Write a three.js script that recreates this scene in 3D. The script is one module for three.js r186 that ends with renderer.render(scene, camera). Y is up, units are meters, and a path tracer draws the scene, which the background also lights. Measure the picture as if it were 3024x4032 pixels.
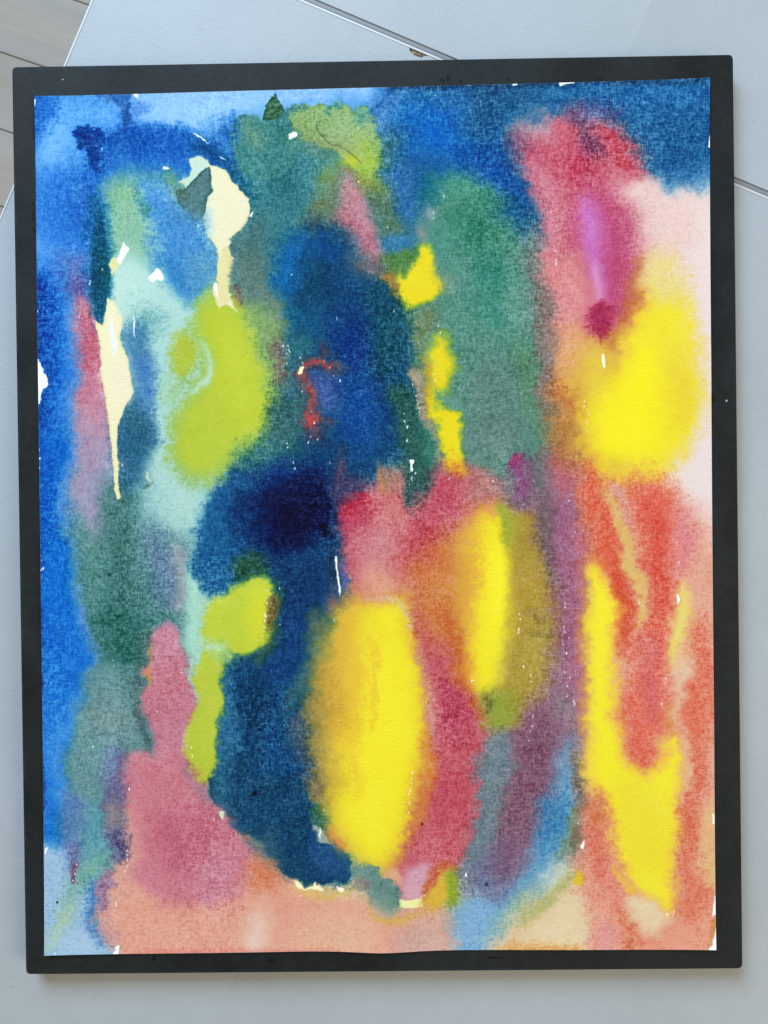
import * as THREE from 'three';
import { RectAreaLightUniformsLib } from 'three/addons/lights/RectAreaLightUniformsLib.js';
import { mergeGeometries } from 'three/addons/utils/BufferGeometryUtils.js';

// ---------------------------------------------------------------- camera, light, exposure
const scene = new THREE.Scene();
const camera = new THREE.PerspectiveCamera(64, 3 / 4, 0.01, 30);
camera.position.set(0.00725, 0.44577, -0.00538);
camera.up.set(0.01277, -0.00581, -0.99990);
camera.lookAt(0.00363, 0.00579, -0.00287);
const renderer = new THREE.WebGLRenderer({ antialias: true });
renderer.setSize(768, 1024);
renderer.toneMapping = THREE.LinearToneMapping;
renderer.toneMappingExposure = 1.3;
renderer.shadowMap.enabled = true;
RectAreaLightUniformsLib.init();
scene.background = new THREE.Color().setRGB(0.35, 0.30, 0.225);      // the dim, nearly white room all round

function windowLight(color, intensity, w, h, [x, y, z], [tx, ty, tz]) {
  const l = new THREE.RectAreaLight(color, intensity, w, h);
  l.position.set(x, y, z); l.lookAt(tx, ty, tz); scene.add(l);
  return l;
}
windowLight(new THREE.Color().setRGB(0.5, 0.72, 0.98), 16.3, 1.0, 1.0, [-0.62, 1.3, -1.5], [0, 0, 0]);    // blue daylight from the window beyond the table's far end
windowLight(new THREE.Color().setRGB(1.05, 0.95, 0.76), 3.6, 1.0, 1.0, [1.4, 1.45, 0.6], [0, 0, 0]);     // a warm room lamp panel, high up on the right

// ---------------------------------------------------------------- helpers
const taken = {};
function numbered(name) { taken[name] = (taken[name] ?? -1) + 1; return taken[name] ? name + '_' + String(taken[name]).padStart(3, '0') : name; }
function rng(seed) { return () => { seed = (seed + 0x6d2b79f5) | 0; let v = Math.imul(seed ^ (seed >>> 15), 1 | seed); v = (v + Math.imul(v ^ (v >>> 7), 61 | v)) ^ v; return ((v ^ (v >>> 14)) >>> 0) / 4294967296; }; }
function part(name, geometry, material, parent) {
  const m = new THREE.Mesh(geometry, material);
  m.name = name; m.castShadow = m.receiveShadow = true;
  (parent ?? scene).add(m);
  return m;
}
function noiseGrid(seed, n = 256) { const r = rng(seed), g = new Float32Array(n * n); for (let i = 0; i < n * n; i++) g[i] = r() * 2 - 1; return g; }
function sample(g, x, y) {
  const xi = Math.floor(x), yi = Math.floor(y); let fx = x - xi, fy = y - yi;
  fx = fx * fx * (3 - 2 * fx); fy = fy * fy * (3 - 2 * fy);
  const a = xi & 255, b = (xi + 1) & 255, c = (yi & 255) << 8, d = ((yi + 1) & 255) << 8;
  return (g[c + a] * (1 - fx) + g[c + b] * fx) * (1 - fy) + (g[d + a] * (1 - fx) + g[d + b] * fx) * fy;
}
const clamp = (v, a, b) => Math.min(b, Math.max(a, v));
const smooth = (a, b, v) => { const k = clamp((v - a) / (b - a), 0, 1); return k * k * (3 - 2 * k); };
const toLinear = (v) => (v <= 0.04045 ? v / 12.92 : Math.pow((v + 0.055) / 1.055, 2.4));
const toSRGB = (v) => (v <= 0.0031308 ? v * 12.92 : 1.055 * Math.pow(v, 1 / 2.4) - 0.055);
const hexLinear = (h) => [1, 3, 5].map((i) => toLinear(parseInt(h.slice(i, i + 2), 16) / 255));
function texture(w, h, data, srgb) {
  const t = new THREE.DataTexture(data, w, h, THREE.RGBAFormat);
  t.magFilter = THREE.LinearFilter; t.minFilter = THREE.LinearMipmapLinearFilter; t.generateMipmaps = true;
  t.wrapS = t.wrapT = THREE.RepeatWrapping;
  if (srgb) t.colorSpace = THREE.SRGBColorSpace;
  t.needsUpdate = true;
  return t;
}

// ---------------------------------------------------------------- floor of wooden planks, a table's height below
const FLOOR_Y = -0.73;
const floorGroup = new THREE.Group();
floorGroup.name = 'floor'; floorGroup.userData = { kind: 'structure', label: 'grey brown wood plank floor below the table edge, upper left corner' };
floorGroup.position.set(-0.5, FLOOR_Y, -0.65);
scene.add(floorGroup);
{
  const sub = part('subfloor', new THREE.BoxGeometry(4.4, 0.05, 3.4), new THREE.MeshStandardMaterial({ color: 0x4a4036, roughness: 0.9 }), floorGroup);
  sub.position.y = -0.037;
  const W = 512, H = 128;
  const mats = [];
  for (let k = 0; k < 5; k++) {
    const g1 = noiseGrid(100 + k), g2 = noiseGrid(200 + k), data = new Uint8Array(W * H * 4);
    const bump = new Uint8Array(W * H * 4);
    for (let y = 0; y < H; y++) for (let x = 0; x < W; x++) {
      const u = x / W, v = y / H;
      const wave = sample(g1, u * 5, v * 3) * 0.35;
      const grain = sample(g2, u * 9, (v + wave * 0.12) * 46) * 0.5 + sample(g1, u * 22, (v + wave * 0.1) * 100) * 0.3;
      const cloud = sample(g1, u * 3 + 50, v * 4 + 20);
      const m = 1 + 0.1 * grain + 0.09 * cloud;
      const base = [0.35, 0.3, 0.25];
      const warm = 0.04 * sample(g2, u * 4 + 90, v * 6);
      const i = (y * W + x) * 4;
      data[i] = 255 * toSRGB(clamp(base[0] * (m + warm), 0, 1)); data[i + 1] = 255 * toSRGB(clamp(base[1] * m, 0, 1)); data[i + 2] = 255 * toSRGB(clamp(base[2] * (m - warm), 0, 1)); data[i + 3] = 255;
      bump[i] = bump[i + 1] = bump[i + 2] = 128 + 70 * grain; bump[i + 3] = 255;
    }
    mats.push(new THREE.MeshStandardMaterial({ map: texture(W, H, data, true), bumpMap: texture(W, H, bump), bumpScale: 0.0004, roughness: 0.62, color: new THREE.Color().setScalar(0.94 + 0.03 * k) }));
  }
  // one bevelled plank, shared by all
  const PL = 1.6, PWD = 0.1045, TH = 0.012, bev = 0.0011;
  const s = new THREE.Shape(); s.moveTo(0, 0); s.lineTo(PL - 0.001, 0); s.lineTo(PL - 0.001, PWD - 0.001); s.lineTo(0, PWD - 0.001); s.closePath();
  const plankGeo = new THREE.ExtrudeGeometry(s, { depth: TH - bev, bevelEnabled: true, bevelThickness: bev, bevelSize: bev, bevelOffset: -bev, bevelSegments: 1 });
  plankGeo.rotateX(-Math.PI / 2);
  const uv = plankGeo.attributes.uv, ps = plankGeo.attributes.position;
  for (let i = 0; i < uv.count; i++) uv.setXY(i, ps.getX(i) / PL, -ps.getZ(i) / PWD);
  const r = rng(7), turn = -0.345;
  for (let row = -14; row < 15; row++) {
    const shift = ((row * 0.13) % 0.4) * PL + 0.8;
    for (let c = -2; c < 1; c++) {
      const m = part(numbered('plank'), plankGeo, mats[Math.floor(r() * 5)], floorGroup);
      m.rotation.y = turn;
      const lx = c * PL + shift, lz = row * PWD;
      m.position.set(lx * Math.cos(turn) + lz * Math.sin(turn), -TH, -lx * Math.sin(turn) + lz * Math.cos(turn) + 0.0);
      m.position.x += -0.02; m.position.z += -0.008;
    }
  }
}

// ---------------------------------------------------------------- table
const SEAM = 0.4163;                          // the table stands askew to the board
const table = new THREE.Group();
table.name = 'table'; table.userData = { label: 'pale grey laminate table with a seam between its two panels, under the black board', category: 'table' };
table.position.set(-0.1339, 0, -0.3242); table.rotation.y = -SEAM;
scene.add(table);
{
  // fine-pebbled melamine with a few scuffs and specks
  const N = 1024, data = new Uint8Array(N * N * 4), bump = new Uint8Array(N * N * 4);
  const g1 = noiseGrid(41), g2 = noiseGrid(42), g3 = noiseGrid(43), r = rng(5);
  const specks = []; for (let i = 0; i < 15; i++) specks.push([r() * N, r() * N, 0.5 + r() * 1.0, 0.2 + r() * 0.4]);
  const scuffs = []; for (let i = 0; i < 34; i++) scuffs.push([r() * N, r() * N, r() * 3.14, 8 + r() * 22, r() < 0.5 ? 0.06 : -0.08]);
  const mark = new Float32Array(N * N);
  for (const [x, y, s, d] of specks) for (let j = -4; j < 5; j++) for (let i = -4; i < 5; i++) { const X = (Math.floor(x) + i + N) % N, Y = (Math.floor(y) + j + N) % N; mark[Y * N + X] -= d * smooth(s + 0.6, s - 0.4, Math.hypot(i, j)); }
  for (const [x, y, a, l, d] of scuffs) for (let k = 0; k < l * 2; k++) { const t = k / 2 - l / 2, X = (Math.floor(x + t * Math.cos(a) + 3 * Math.sin(t / 9)) + N) % N, Y = (Math.floor(y + t * Math.sin(a)) + N) % N; mark[Y * N + X] += d * (0.4 + 0.6 * r()); }
  for (let y = 0; y < N; y++) for (let x = 0; x < N; x++) {
    const i = (y * N + x) * 4;
    const cloud = sample(g1, x / 128, y / 128) * 0.035 + sample(g2, x / 32, y / 32) * 0.018;
    const fine = sample(g3, x / 4, y / 4) * 0.014 + sample(g2, x / 2, y / 2) * 0.012;
    const k = 1 + cloud + fine + mark[y * N + x];
    const base = [0.368, 0.398, 0.412];
    for (let c = 0; c < 3; c++) data[i + c] = 255 * toSRGB(clamp(base[c] * k, 0, 1));
    data[i + 3] = 255;
    bump[i] = bump[i + 1] = bump[i + 2] = clamp(128 + 62 * sample(g3, x / 4, y / 4) + 40 * sample(g2, x / 2, y / 2) + 900 * mark[y * N + x] * (mark[y * N + x] > -0.12 ? 1 : 0), 0, 255); bump[i + 3] = 255;
  }
  const map = texture(N, N, data, true), bumpMap = texture(N, N, bump);
  for (const t of [map, bumpMap]) t.repeat.set(1 / 0.28, 1 / 0.28);
  const laminate = new THREE.MeshStandardMaterial({ map, bumpMap, bumpScale: 0.00012, roughness: 0.6 });
  const whiteBand = new THREE.MeshStandardMaterial({ color: new THREE.Color().setRGB(0.56, 0.59, 0.6), roughness: 0.5 });
  const greyBand = new THREE.MeshStandardMaterial({ color: new THREE.Color().setRGB(0.21, 0.22, 0.22), roughness: 0.55 });
  const TT = 0.022, e = 0.00025, LX = 1.25;
  const panelGeo = (pts) => {                                     // outline in the table's own x (along the seam) and z
    const s = new THREE.Shape(); pts.forEach(([x, z], i) => (i ? s.lineTo(x, -z) : s.moveTo(x, -z))); s.closePath();
    const g = new THREE.ExtrudeGeometry(s, { depth: TT - 2 * e, bevelEnabled: true, bevelThickness: e, bevelSize: e, bevelOffset: -e, bevelSegments: 1 });
    g.translate(0, 0, e - TT); g.rotateX(-Math.PI / 2);
    return g;
  };
  const chip = [[0.1805, 0.0013], [0.1801, 0.0021], [0.1794, 0.0024], [0.1786, 0.0027], [0.178, 0.0036], [0.177, 0.0039], [0.1764, 0.0035], [0.1757, 0.0041], [0.1747, 0.0038], [0.1738, 0.0042], [0.1728, 0.0037], [0.172, 0.0032], [0.1712, 0.0033], [0.1703, 0.0026], [0.1699, 0.0019], [0.1696, 0.0013]];
  part('table_panel', panelGeo([[LX, 0.0013], [LX, 0.78], [0.0011, 0.78], [0.0011, 0.0013], ...chip.slice().reverse()]), laminate, table);
  part('table_panel', panelGeo([[0.0011, -0.0029], [0.0011, -0.62], [LX, -0.62], [LX, -0.0029]]), laminate, table).name = numbered('table_panel');
  const band = (x0, x1, z0, z1, y, mat, round) => {
    const s = new THREE.Shape(), w = z1 - z0, k = round; s.moveTo(0, -TT + 0.0008); s.lineTo(w, -TT + 0.0008); s.lineTo(w, y - k); s.quadraticCurveTo(w, y, w - k, y); s.lineTo(k, y); s.quadraticCurveTo(0, y, 0, y - k); s.closePath();
    const g = new THREE.ExtrudeGeometry(s, { depth: x1 - x0, bevelEnabled: false, curveSegments: 5 });
    g.rotateY(Math.PI / 2); g.scale(1, 1, -1); const ix = g.index; g.translate(x0, 0, z0);
    if (!ix) { const P = g.attributes; for (const n of ['position', 'normal', 'uv']) { const at = P[n], S = at.itemSize; for (let f = 0; f < at.count; f += 3) for (let q = 0; q < S; q++) { const a = at.array[(f + 1) * S + q]; at.array[(f + 1) * S + q] = at.array[(f + 2) * S + q]; at.array[(f + 2) * S + q] = a; } } }
    g.computeVertexNormals();
    const m = part(numbered('edge_band'), g, mat, table);
    return m;
  };
  band(0.0011, LX, 0.00005, 0.00125, 0.00005, whiteBand, 0.0002);                     // the near panel's white lip
  band(0.0011, LX, -0.0028, -0.0002, -0.0004, greyBand, 0.0007);                       // the far panel's rounded grey lip, a little lower
  const long = band(-0.78, -0.0013, 0, 0.00105, 0.00012, whiteBand, 0.0003); long.rotation.y = Math.PI / 2;
  const long2 = band(0.003, 0.62, 0, 0.00105, 0.00012, whiteBand, 0.0003); long2.rotation.y = Math.PI / 2;
  const strip = part('joint_strip', new THREE.BoxGeometry(LX - 0.02, 0.004, 0.02), new THREE.MeshStandardMaterial({ color: 0x1b1b1a, roughness: 0.9 }), table);
  strip.position.set(LX / 2, -0.0225 - 0.002, -0.001);
  // bare particle board where the laminate has broken away
  const cg = new THREE.PlaneGeometry(0.0125, 0.0042, 46, 16); cg.rotateX(-Math.PI / 2);
  const cp = cg.attributes.position, col = [], n1 = noiseGrid(71), n2 = noiseGrid(72);
  for (let i = 0; i < cp.count; i++) {
    const x = cp.getX(i) * 1e4, z = cp.getZ(i) * 1e4, h = sample(n1, x / 7 + z / 9, z / 6), k = sample(n2, x / 5 + z / 11, z / 9);
    cp.setY(i, h * 0.0004);
    const f = clamp(0.5 + 0.75 * k + 0.3 * h, 0, 1);
    col.push(0.05 + 0.4 * f, 0.033 + 0.31 * f, 0.018 + 0.19 * f);
  }
  cg.setAttribute('color', new THREE.Float32BufferAttribute(col, 3)); cg.computeVertexNormals();
  const core = part('exposed_core', cg, new THREE.MeshStandardMaterial({ vertexColors: true, roughness: 0.95 }), table);
  core.position.set(0.17505, -0.0008, 0.0031); core.userData = { label: 'chipped spot of bare brown particle board beside the seam' };
  const legMat = new THREE.MeshStandardMaterial({ color: 0xb9bdc0, roughness: 0.5 });
  for (const [x, z] of [[0.09, 0.7], [1.16, 0.7], [0.09, -0.54], [1.16, -0.54]]) { const l = part(numbered('leg'), new THREE.BoxGeometry(0.05, 0.73 - TT - 0.0001, 0.05), legMat, table); l.position.set(x, -TT - (0.73 - TT) / 2, z); }
}

// ---------------------------------------------------------------- black painting board
const BW = 0.381, BH = 0.4826, BT = 0.012;
{
  const W = 762, H = 965, data = new Uint8Array(W * H * 4), bump = new Uint8Array(W * H * 4);
  const g1 = noiseGrid(31), g2 = noiseGrid(32);
  const base = [0.0125, 0.0148, 0.0152];
  const rs = rng(61), scratches = [[180, 68, 188, 68.4, 0.02]];
  for (let i = 0; i < 26; i++) { const side = Math.floor(rs() * 4), u = rs() * 2 - 1, v = 0.94 + rs() * 0.05, x = side < 2 ? u * 188 : (side === 2 ? -1 : 1) * v * 190, z = side < 2 ? (side ? 1 : -1) * (v + 0.01) * 239 : u * 236, a = rs() * 3.14, l = 1 + rs() * 4; scratches.push([x, z, x + l * Math.cos(a), z + l * Math.sin(a), 0.006 + rs() * 0.012]); }
  const stains = [[-179.4, -210, 0.9, 9], [-180.5, -168.3, 0.8, 1.2], [-180.4, -162.2, 0.8, 4], [-180.1, -154.8, 0.7, 2.4], [40.1, -231, 1.2, 1.8], [36.4, -230.6, 1, 0.9], [37.6, -229.6, 1, 0.9], [47, -229.2, 1.4, 0.7], [72, -230, 1, 0.8], [120, -229.7, 3, 0.5], [178, -60, 0.8, 3], [-122, 233.5, 1, 1.5], [60, 234.5, 6, 0.8], [-60, 235, 3, 0.6]];
  for (let y = 0; y < H; y++) for (let x = 0; x < W; x++) {
    const mx = (x / W - 0.5) * 381, mz = (0.5 - y / H) * 482.6;
    let k = 1 + 0.3 * sample(g1, x / 60, y / 60) + 0.2 * sample(g2, x / 21, y / 24) * sample(g1, x / 90 + 5, y / 90) + 0.14 * sample(g2, x / 7, y / 7) + 0.1 * sample(g1, x / 2 + 9, y / 2);
    for (const [sx, sz, rx, rz] of stains) { const d = Math.hypot((mx - sx) / rx, (mz - sz) / rz) + 0.35 * sample(g2, x / 3, y / 3); k *= 1 - 0.75 * smooth(1.1, 0.7, d); }
    const edge = Math.min(190.5 - Math.abs(mx), 241.3 - Math.abs(mz));
    k += 0.7 * smooth(1.3, 0.2, edge + 0.5 * sample(g2, x / 9, y / 9)) * (0.6 + 0.5 * sample(g1, x / 25, y / 25));
    let add = 0;
    for (const [ax, az, bx, bz, w] of scratches) { const t = clamp(((mx - ax) * (bx - ax) + (mz - az) * (bz - az)) / ((bx - ax) ** 2 + (bz - az) ** 2), 0, 1), d = Math.hypot(mx - ax - t * (bx - ax), mz - az - t * (bz - az)); if (d < 0.3) add += w * (0.5 + 0.5 * sample(g1, x / 3, y / 3)); }
    if (Math.hypot(mx - 184.7, mz + 59.2) < 0.55 || Math.hypot(mx + 163.7, mz + 233.9) < 0.4) add = 0.45;
    if (sample(g1, x * 0.731, y * 0.713) > 0.985) add = 0.03;
    const i = (y * W + x) * 4;
    for (let c = 0; c < 3; c++) data[i + c] = 255 * toSRGB(clamp(base[c] * k + add, 0, 1));
    data[i + 3] = 255;
    bump[i] = bump[i + 1] = bump[i + 2] = clamp(128 + 60 * sample(g2, x / 2.2, y / 2.2) + 45 * sample(g1, x / 5, y / 5), 0, 255); bump[i + 3] = 255;
  }
  const map = texture(W, H, data, true), bumpMap = texture(W, H, bump);
  for (const t of [map, bumpMap]) { t.repeat.set(1 / BW, 1 / BH); t.offset.set(0.5, 0.5); }
  const s = new THREE.Shape(), a = BW / 2, b = BH / 2, c = 0.0028;
  s.moveTo(-a + c, -b); s.lineTo(a - c, -b); s.quadraticCurveTo(a, -b, a, -b + c); s.lineTo(a, b - c); s.quadraticCurveTo(a, b, a - c, b); s.lineTo(-a + c, b); s.quadraticCurveTo(-a, b, -a, b - c); s.lineTo(-a, -b + c); s.quadraticCurveTo(-a, -b, -a + c, -b);
  const e = 0.0007;
  const geo = new THREE.ExtrudeGeometry(s, { depth: BT - 2 * e, bevelEnabled: true, bevelThickness: e, bevelSize: e, bevelOffset: -e, bevelSegments: 2, curveSegments: 5 });
  geo.translate(0, 0, e); geo.rotateX(-Math.PI / 2);
  const board = part('painting_board', geo, new THREE.MeshPhysicalMaterial({ map, bumpMap, bumpScale: 0.00012, roughness: 0.58, specularIntensity: 0.3 }));
  board.userData = { label: 'charcoal black flat board under the watercolour, lying on the pale table', category: 'board' };
}

// ---------------------------------------------------------------- the watercolour
const PW = 1422, PH = 1829;                   // four texels to the millimetre
const WASHES = [
  ['blue sky', '#3a86d8', 1, 20, 8, '', '-74 -118, 811 -96, 760 138, 477 141, 348 196, 220 193, 140 270, 152 506, -81 502'],
  ['blue left column', '#1474d8', 1, 14, 8, '', '-89 325, 70 327, 88 485, 66 681, 64 878, 76 1076, 99 1274, 66 1471, 44 1669, -95 1668'],
  ['mint field', '#a4cec6', 1, 20, 8, '', '136 231, 220 183, 377 217, 395 413, 383 589, 371 785, 341 883, 310 981, 326 1277, 287 1276, 270 980, 213 832, 167 487'],
  ['green field left', '#4f8484', 1, 20, 10, '', '65 780, 163 821, 262 852, 310 981, 317 1178, 246 1374, 144 1670, 34 1669, 79 1273, 62 977'],
  ['teal field top', '#3f8088', 1, 16, 8, '', '418 61, 517 34, 615 47, 732 59, 750 206, 768 323, 612 320, 522 435, 453 473, 405 354, 456 238'],
  ['navy field', '#10497a', 1, 16, 8, '', '494 298, 632 291, 748 401, 796 500, 813 715, 764 792, 665 849, 643 1065, 593 1201, 580 1477, 637 1655, 500 1653, 373 1524, 376 1228, 506 1082, 319 1011, 390 825, 529 729, 551 495'],
  ['green field right', '#558c7b', 1, 16, 8, '', '760 206, 906 142, 1022 232, 1069 408, 1087 652, 1065 847, 978 855, 861 794, 805 598, 777 421'],
  ['blue field right', '#1d639e', 1, 20, 8, '', '728 -98, 1510 -79, 1508 223, 1322 229, 1284 151, 1227 72, 995 76, 1061 233, 1080 331, 1031 310, 916 181, 808 227, 807 305, 768 343, 731 186'],
  ['pale pink field', '#e6cdc7', 1, 24, 8, '', '1274 219, 1508 203, 1501 1097, 1325 1095, 1308 802, 1367 706, 1368 512, 1273 374'],
  ['rose field right', '#cf7680', 1, 20, 8, '', '995 81, 1227 72, 1294 200, 1292 433, 1233 567, 1095 779, 1078 506, 1051 262'],
  ['ochre field right', '#d4a444', 1, 18, 8, '', '1087 564, 1194 508, 1290 607, 1289 802, 1192 839, 1095 789'],
  ['salmon field', '#e2a38c', 1, 20, 8, '', '1134 799, 1503 902, 1495 1918, 1144 1916, 1130 1287'],
  ['orange field low', '#e0a48c', 1, 20, 8, '', '144 1670, 422 1593, 539 1703, 715 1744, 872 1735, 871 1923, 121 1918'],
  ['pink field low', '#cf8395', 1, 20, 8, '', '166 1413, 305 1414, 382 1553, 461 1623, 381 1731, 143 1729'],
  ['rose field centre', '#cf7274', 1, 14, 8, '', '636 878, 705 840, 862 775, 988 826, 987 933, 897 1186, 944 1383, 902 1637, 794 1735, 716 1675, 798 1283, 761 1086, 643 1084'],
  ['mauve field', '#94687c', 1, 18, 8, '', '988 806, 1134 780, 1156 1092, 1144 1346, 1118 1542, 1009 1678, 921 1697, 914 1422, 1003 1344, 1072 1238'],
  ['beige low', '#dcbf98', 1, 22, 8, '', '852 1735, 1156 1660, 1164 1926, 832 1923'],
  ['sky light band', '#88baec', 1, 14, 8, '', '191 -68, 757 -78, 742 26, 654 33, 536 54, 448 52, 349 91, 251 76, 204 64'],
  ['sky light centre', '#94c2f0', .8, 20, 6, '', '252 13, 478 4, 478 48, 359 69, 261 52'],
  ['corner light', '#66acea', 1, 16, 8, '', '3 1, 117 1, 196 11, 180 66, 102 57, 84 95, 84 117, 101 140, 40 157, 1 164'],
  ['corner light2', '#7cb8ee', .8, 22, 6, '', '6 93, 43 68, 82 86, 82 117, 52 138, 2 147'],
  ['corner dark', '#1560c6', 1, 16, 6, '', '-65 -64, 34 4, 31 31, 16 60, 2 93, -66 93'],
  ['blue band', '#1560bd', 1, 10, 8, '', '126 82, 200 69, 317 74, 361 102, 385 137, 384 161, 341 136, 321 145, 326 172, 292 173, 199 169, 159 180, 147 160, 136 116, 151 104'],
  ['blue band soft under', '#2f7dca', .9, 16, 8, '', '148 150, 224 138, 285 149, 326 172, 272 175, 199 171, 159 182'],
  ['blue band left', '#4085d0', .6, 14, 8, '', '158 117, 199 108, 199 147, 160 151'],
  ['blue low left', '#2b7ad6', 1, 22, 10, '', '1 171, 64 148, 138 155, 147 170, 154 194, 142 228, 134 277, 123 364, -70 361'],
  ['blue low left deep', '#1c62bc', 0.9, 24, 12, '', '76 183, 145 167, 149 199, 137 235, 124 276, 87 288, 66 226'],
  ['blue low left light', '#5a9ee4', .9, 26, 10, '', '-69 285, 50 299, 59 362, -70 376'],
  ['backrun left', '#0c479f', 0.9, 4, 17, '', '95 62, 122 60, 136 70, 166 80, 160 97, 136 104, 126 121, 136 131, 148 136, 147 155, 135 157, 116 140, 99 118, 89 86'],
  ['backrun left core', '#083a88', .7, 4, 10, '', '102 74, 116 82, 124 111, 131 131, 145 141, 143 150, 126 140, 106 115'],
  ['backrun right', '#2a66b0', 0.85, 5, 14, '', '144 2, 206 -61, 209 26, 204 74, 165 85, 188 69, 195 52, 183 22, 169 15'],
  ['backrun right core', '#1e58a0', .7, 5, 11, '', '183 25, 207 6, 208 30, 200 69, 188 69, 188 42'],
  ['backrun shade', '#5b92d8', .9, 7, 6, '', '209 4, 237 12, 254 22, 227 43, 206 45'],
  ['blue mid band tail', '#1560b8', .8, 8, 6, '', '126 96, 200 74, 273 100, 199 118, 136 111'],
  ['pale green area', '#8bbb9f', 1, 11, 6, '', '149 199, 184 173, 213 184, 213 218, 232 255, 249 304, 250 381, 152 379, 145 326, 141 265'],
  ['pale green top', '#83b68c', .8, 16, 6, '', '159 194, 186 176, 208 193, 205 230, 164 241, 147 228'],
  ['olive band', '#5aa0a0', .9, 14, 8, '', '187 168, 260 168, 296 178, 306 208, 272 190, 213 184'],
  ['olive spot', '#8fae6a', .8, 10, 6, '', '270 170, 294 178, 296 195, 274 188'],
  ['blue mid wash', '#4a93cf', 1, 12, 8, '', '213 188, 272 197, 301 232, 349 272, 368 306, 382 331, 392 404, 313 451, 264 413, 250 367, 249 299, 235 250'],
  ['blue mid deep', '#2f7fc6', .8, 16, 8, '', '241 349, 294 360, 318 402, 313 434, 277 399, 253 369'],
  ['blue mid grey', '#5f9cb6', .8, 24, 8, '', '319 341, 387 343, 380 391, 338 419, 314 390'],
  ['dark green notch', '#2f8078', .7, 7, 6, '', '207 208, 223 230, 249 248, 232 264, 222 235'],
  ['mint lower', '#acd3c9', 1, 14, 8, '', '152 362, 182 343, 236 339, 250 376, 274 406, 318 446, 337 463, 317 497, 280 559, 256 510, 244 476, 208 465, 178 489, 161 440, 152 423'],
  ['mint light', '#bbdcd2', .7, 20, 6, '', '157 372, 211 363, 240 403, 220 441, 166 430'],
  ['green by stroke', '#6ba6a8', .8, 14, 8, '', '205 448, 244 456, 269 476, 251 510, 219 505, 207 485'],
  ['left blue mid', '#1a70d2', 1, 14, 8, '', '-70 366, 57 365, 58 472, 54 555, 53 652, 74 741, -74 739'],
  ['left blue light top', '#3f88da', .8, 20, 8, '', '20 335, 69 336, 64 399, 44 428, 25 383'],
  ['left dark edge', '#0844a6', .95, 16, 8, '', '-70 368, 20 371, 21 456, 27 554, 21 652, 3 739, -74 739'],
  ['lavender top', '#7179b6', .9, 16, 10, '', '57 335, 104 336, 111 373, 118 410, 122 444, 97 458, 66 438'],
  ['plum dark', '#5a4a88', .7, 12, 8, '', '84 380, 115 395, 112 439, 88 453, 73 433'],
  ['pink column', '#c67c90', 1, 9, 6, '', '60 472, 73 438, 98 417, 117 444, 129 473, 124 493, 133 530, 130 556, 133 593, 142 642, 153 715, 158 757, 74 755, 77 677, 73 628, 84 580, 74 526'],
  ['pink column red', '#c65a70', 0.75, 16, 8, '', '80 487, 112 475, 126 495, 133 527, 130 571, 110 593, 84 568'],
  ['pink column pale', '#b998ae', .8, 26, 8, '', '75 665, 129 673, 158 757, 74 755'],
  ['lavender fringe', '#7c9ada', .9, 14, 8, '', '56 433, 70 472, 74 526, 81 580, 68 628, 75 689, 60 677, 56 616, 64 579, 57 521, 55 472'],
  ['teal band soft', '#0e5f8c', .9, 9, 6, '', '109 220, 133 211, 146 260, 153 329, 157 388, 152 437, 140 481, 122 476, 115 426, 110 348'],
  ['teal strip', '#0b4f74', .9, 3, 3, '', '133 226, 144 290, 149 349, 153 368, 150 427, 144 452, 140 476, 136 488, 121 483, 117 436, 113 397, 116 328, 125 279'],
  ['teal strip green', '#0c5a66', .7, 8, 4, '', '135 309, 151 349, 148 417, 140 466, 126 427, 124 348'],
  ['lavender low', '#a39ab4', 1, 18, 8, '', '77 714, 153 715, 156 764, 142 800, 132 873, 136 935, 106 954, 77 921, 53 884, 54 811, 67 762'],
  ['pink low spot', '#b98aa2', .7, 18, 8, '', '82 719, 119 724, 108 778, 81 772'],
  ['left blue low', '#0f70d6', 1, 12, 8, '', '-74 712, 77 714, 62 774, 46 847, 53 909, 71 982, 80 1044, 94 1130, -79 1128'],
  ['left blue low deep', '#0a5cc4', .8, 16, 8, '', '-74 712, 28 713, 34 835, 28 933, 13 957, -77 956'],
  ['left blue fringe', '#7fa0e2', .85, 9, 8, '', '77 714, 82 743, 69 787, 53 850, 60 914, 76 973, 85 1044, 99 1130, 84 1129, 71 1044, 67 972, 50 909, 43 850, 62 774, 72 738'],
  ['blue grey strip', '#4b86aa', 1, 8, 5, '', '175 499, 195 494, 210 475, 229 495, 241 559, 242 656, 243 759, 165 757, 168 703, 178 679, 203 631, 195 563, 189 550, 174 523'],
  ['blue streak', '#4a84c8', .8, 14, 6, '', '204 558, 236 559, 240 632, 232 661, 213 643'],
  ['teal dark strip', '#29627c', 1, 14, 6, '', '167 703, 176 674, 198 645, 232 680, 236 758, 165 757'],
  ['teal low strip', '#2c6688', 1, 12, 8, '', '168 715, 239 717, 241 778, 226 819, 206 853, 181 862, 164 827, 171 789'],
  ['teal low light', '#6ca4bc', .6, 14, 8, '', '206 784, 236 790, 235 819, 211 823'],
  ['white mint right', '#a8cfc6', 1, 16, 8, '', '241 731, 290 766, 326 821, 343 855, 313 889, 308 925, 276 925, 227 892, 205 872, 230 824'],
  ['mint grey left', '#86b4bc', .8, 22, 8, '', '171 867, 230 843, 259 873, 239 926, 200 916, 171 901'],
  ['green core', '#35685f', .75, 22, 10, '', '159 847, 191 857, 197 931, 182 972, 196 1033, 202 1121, 153 1120, 169 1033, 155 959, 146 910'],
  ['teal shade left', '#5b9088', .7, 18, 8, '', '58 899, 87 924, 141 954, 140 1020, 104 1120, 85 1056, 76 995, 62 946'],
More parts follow.
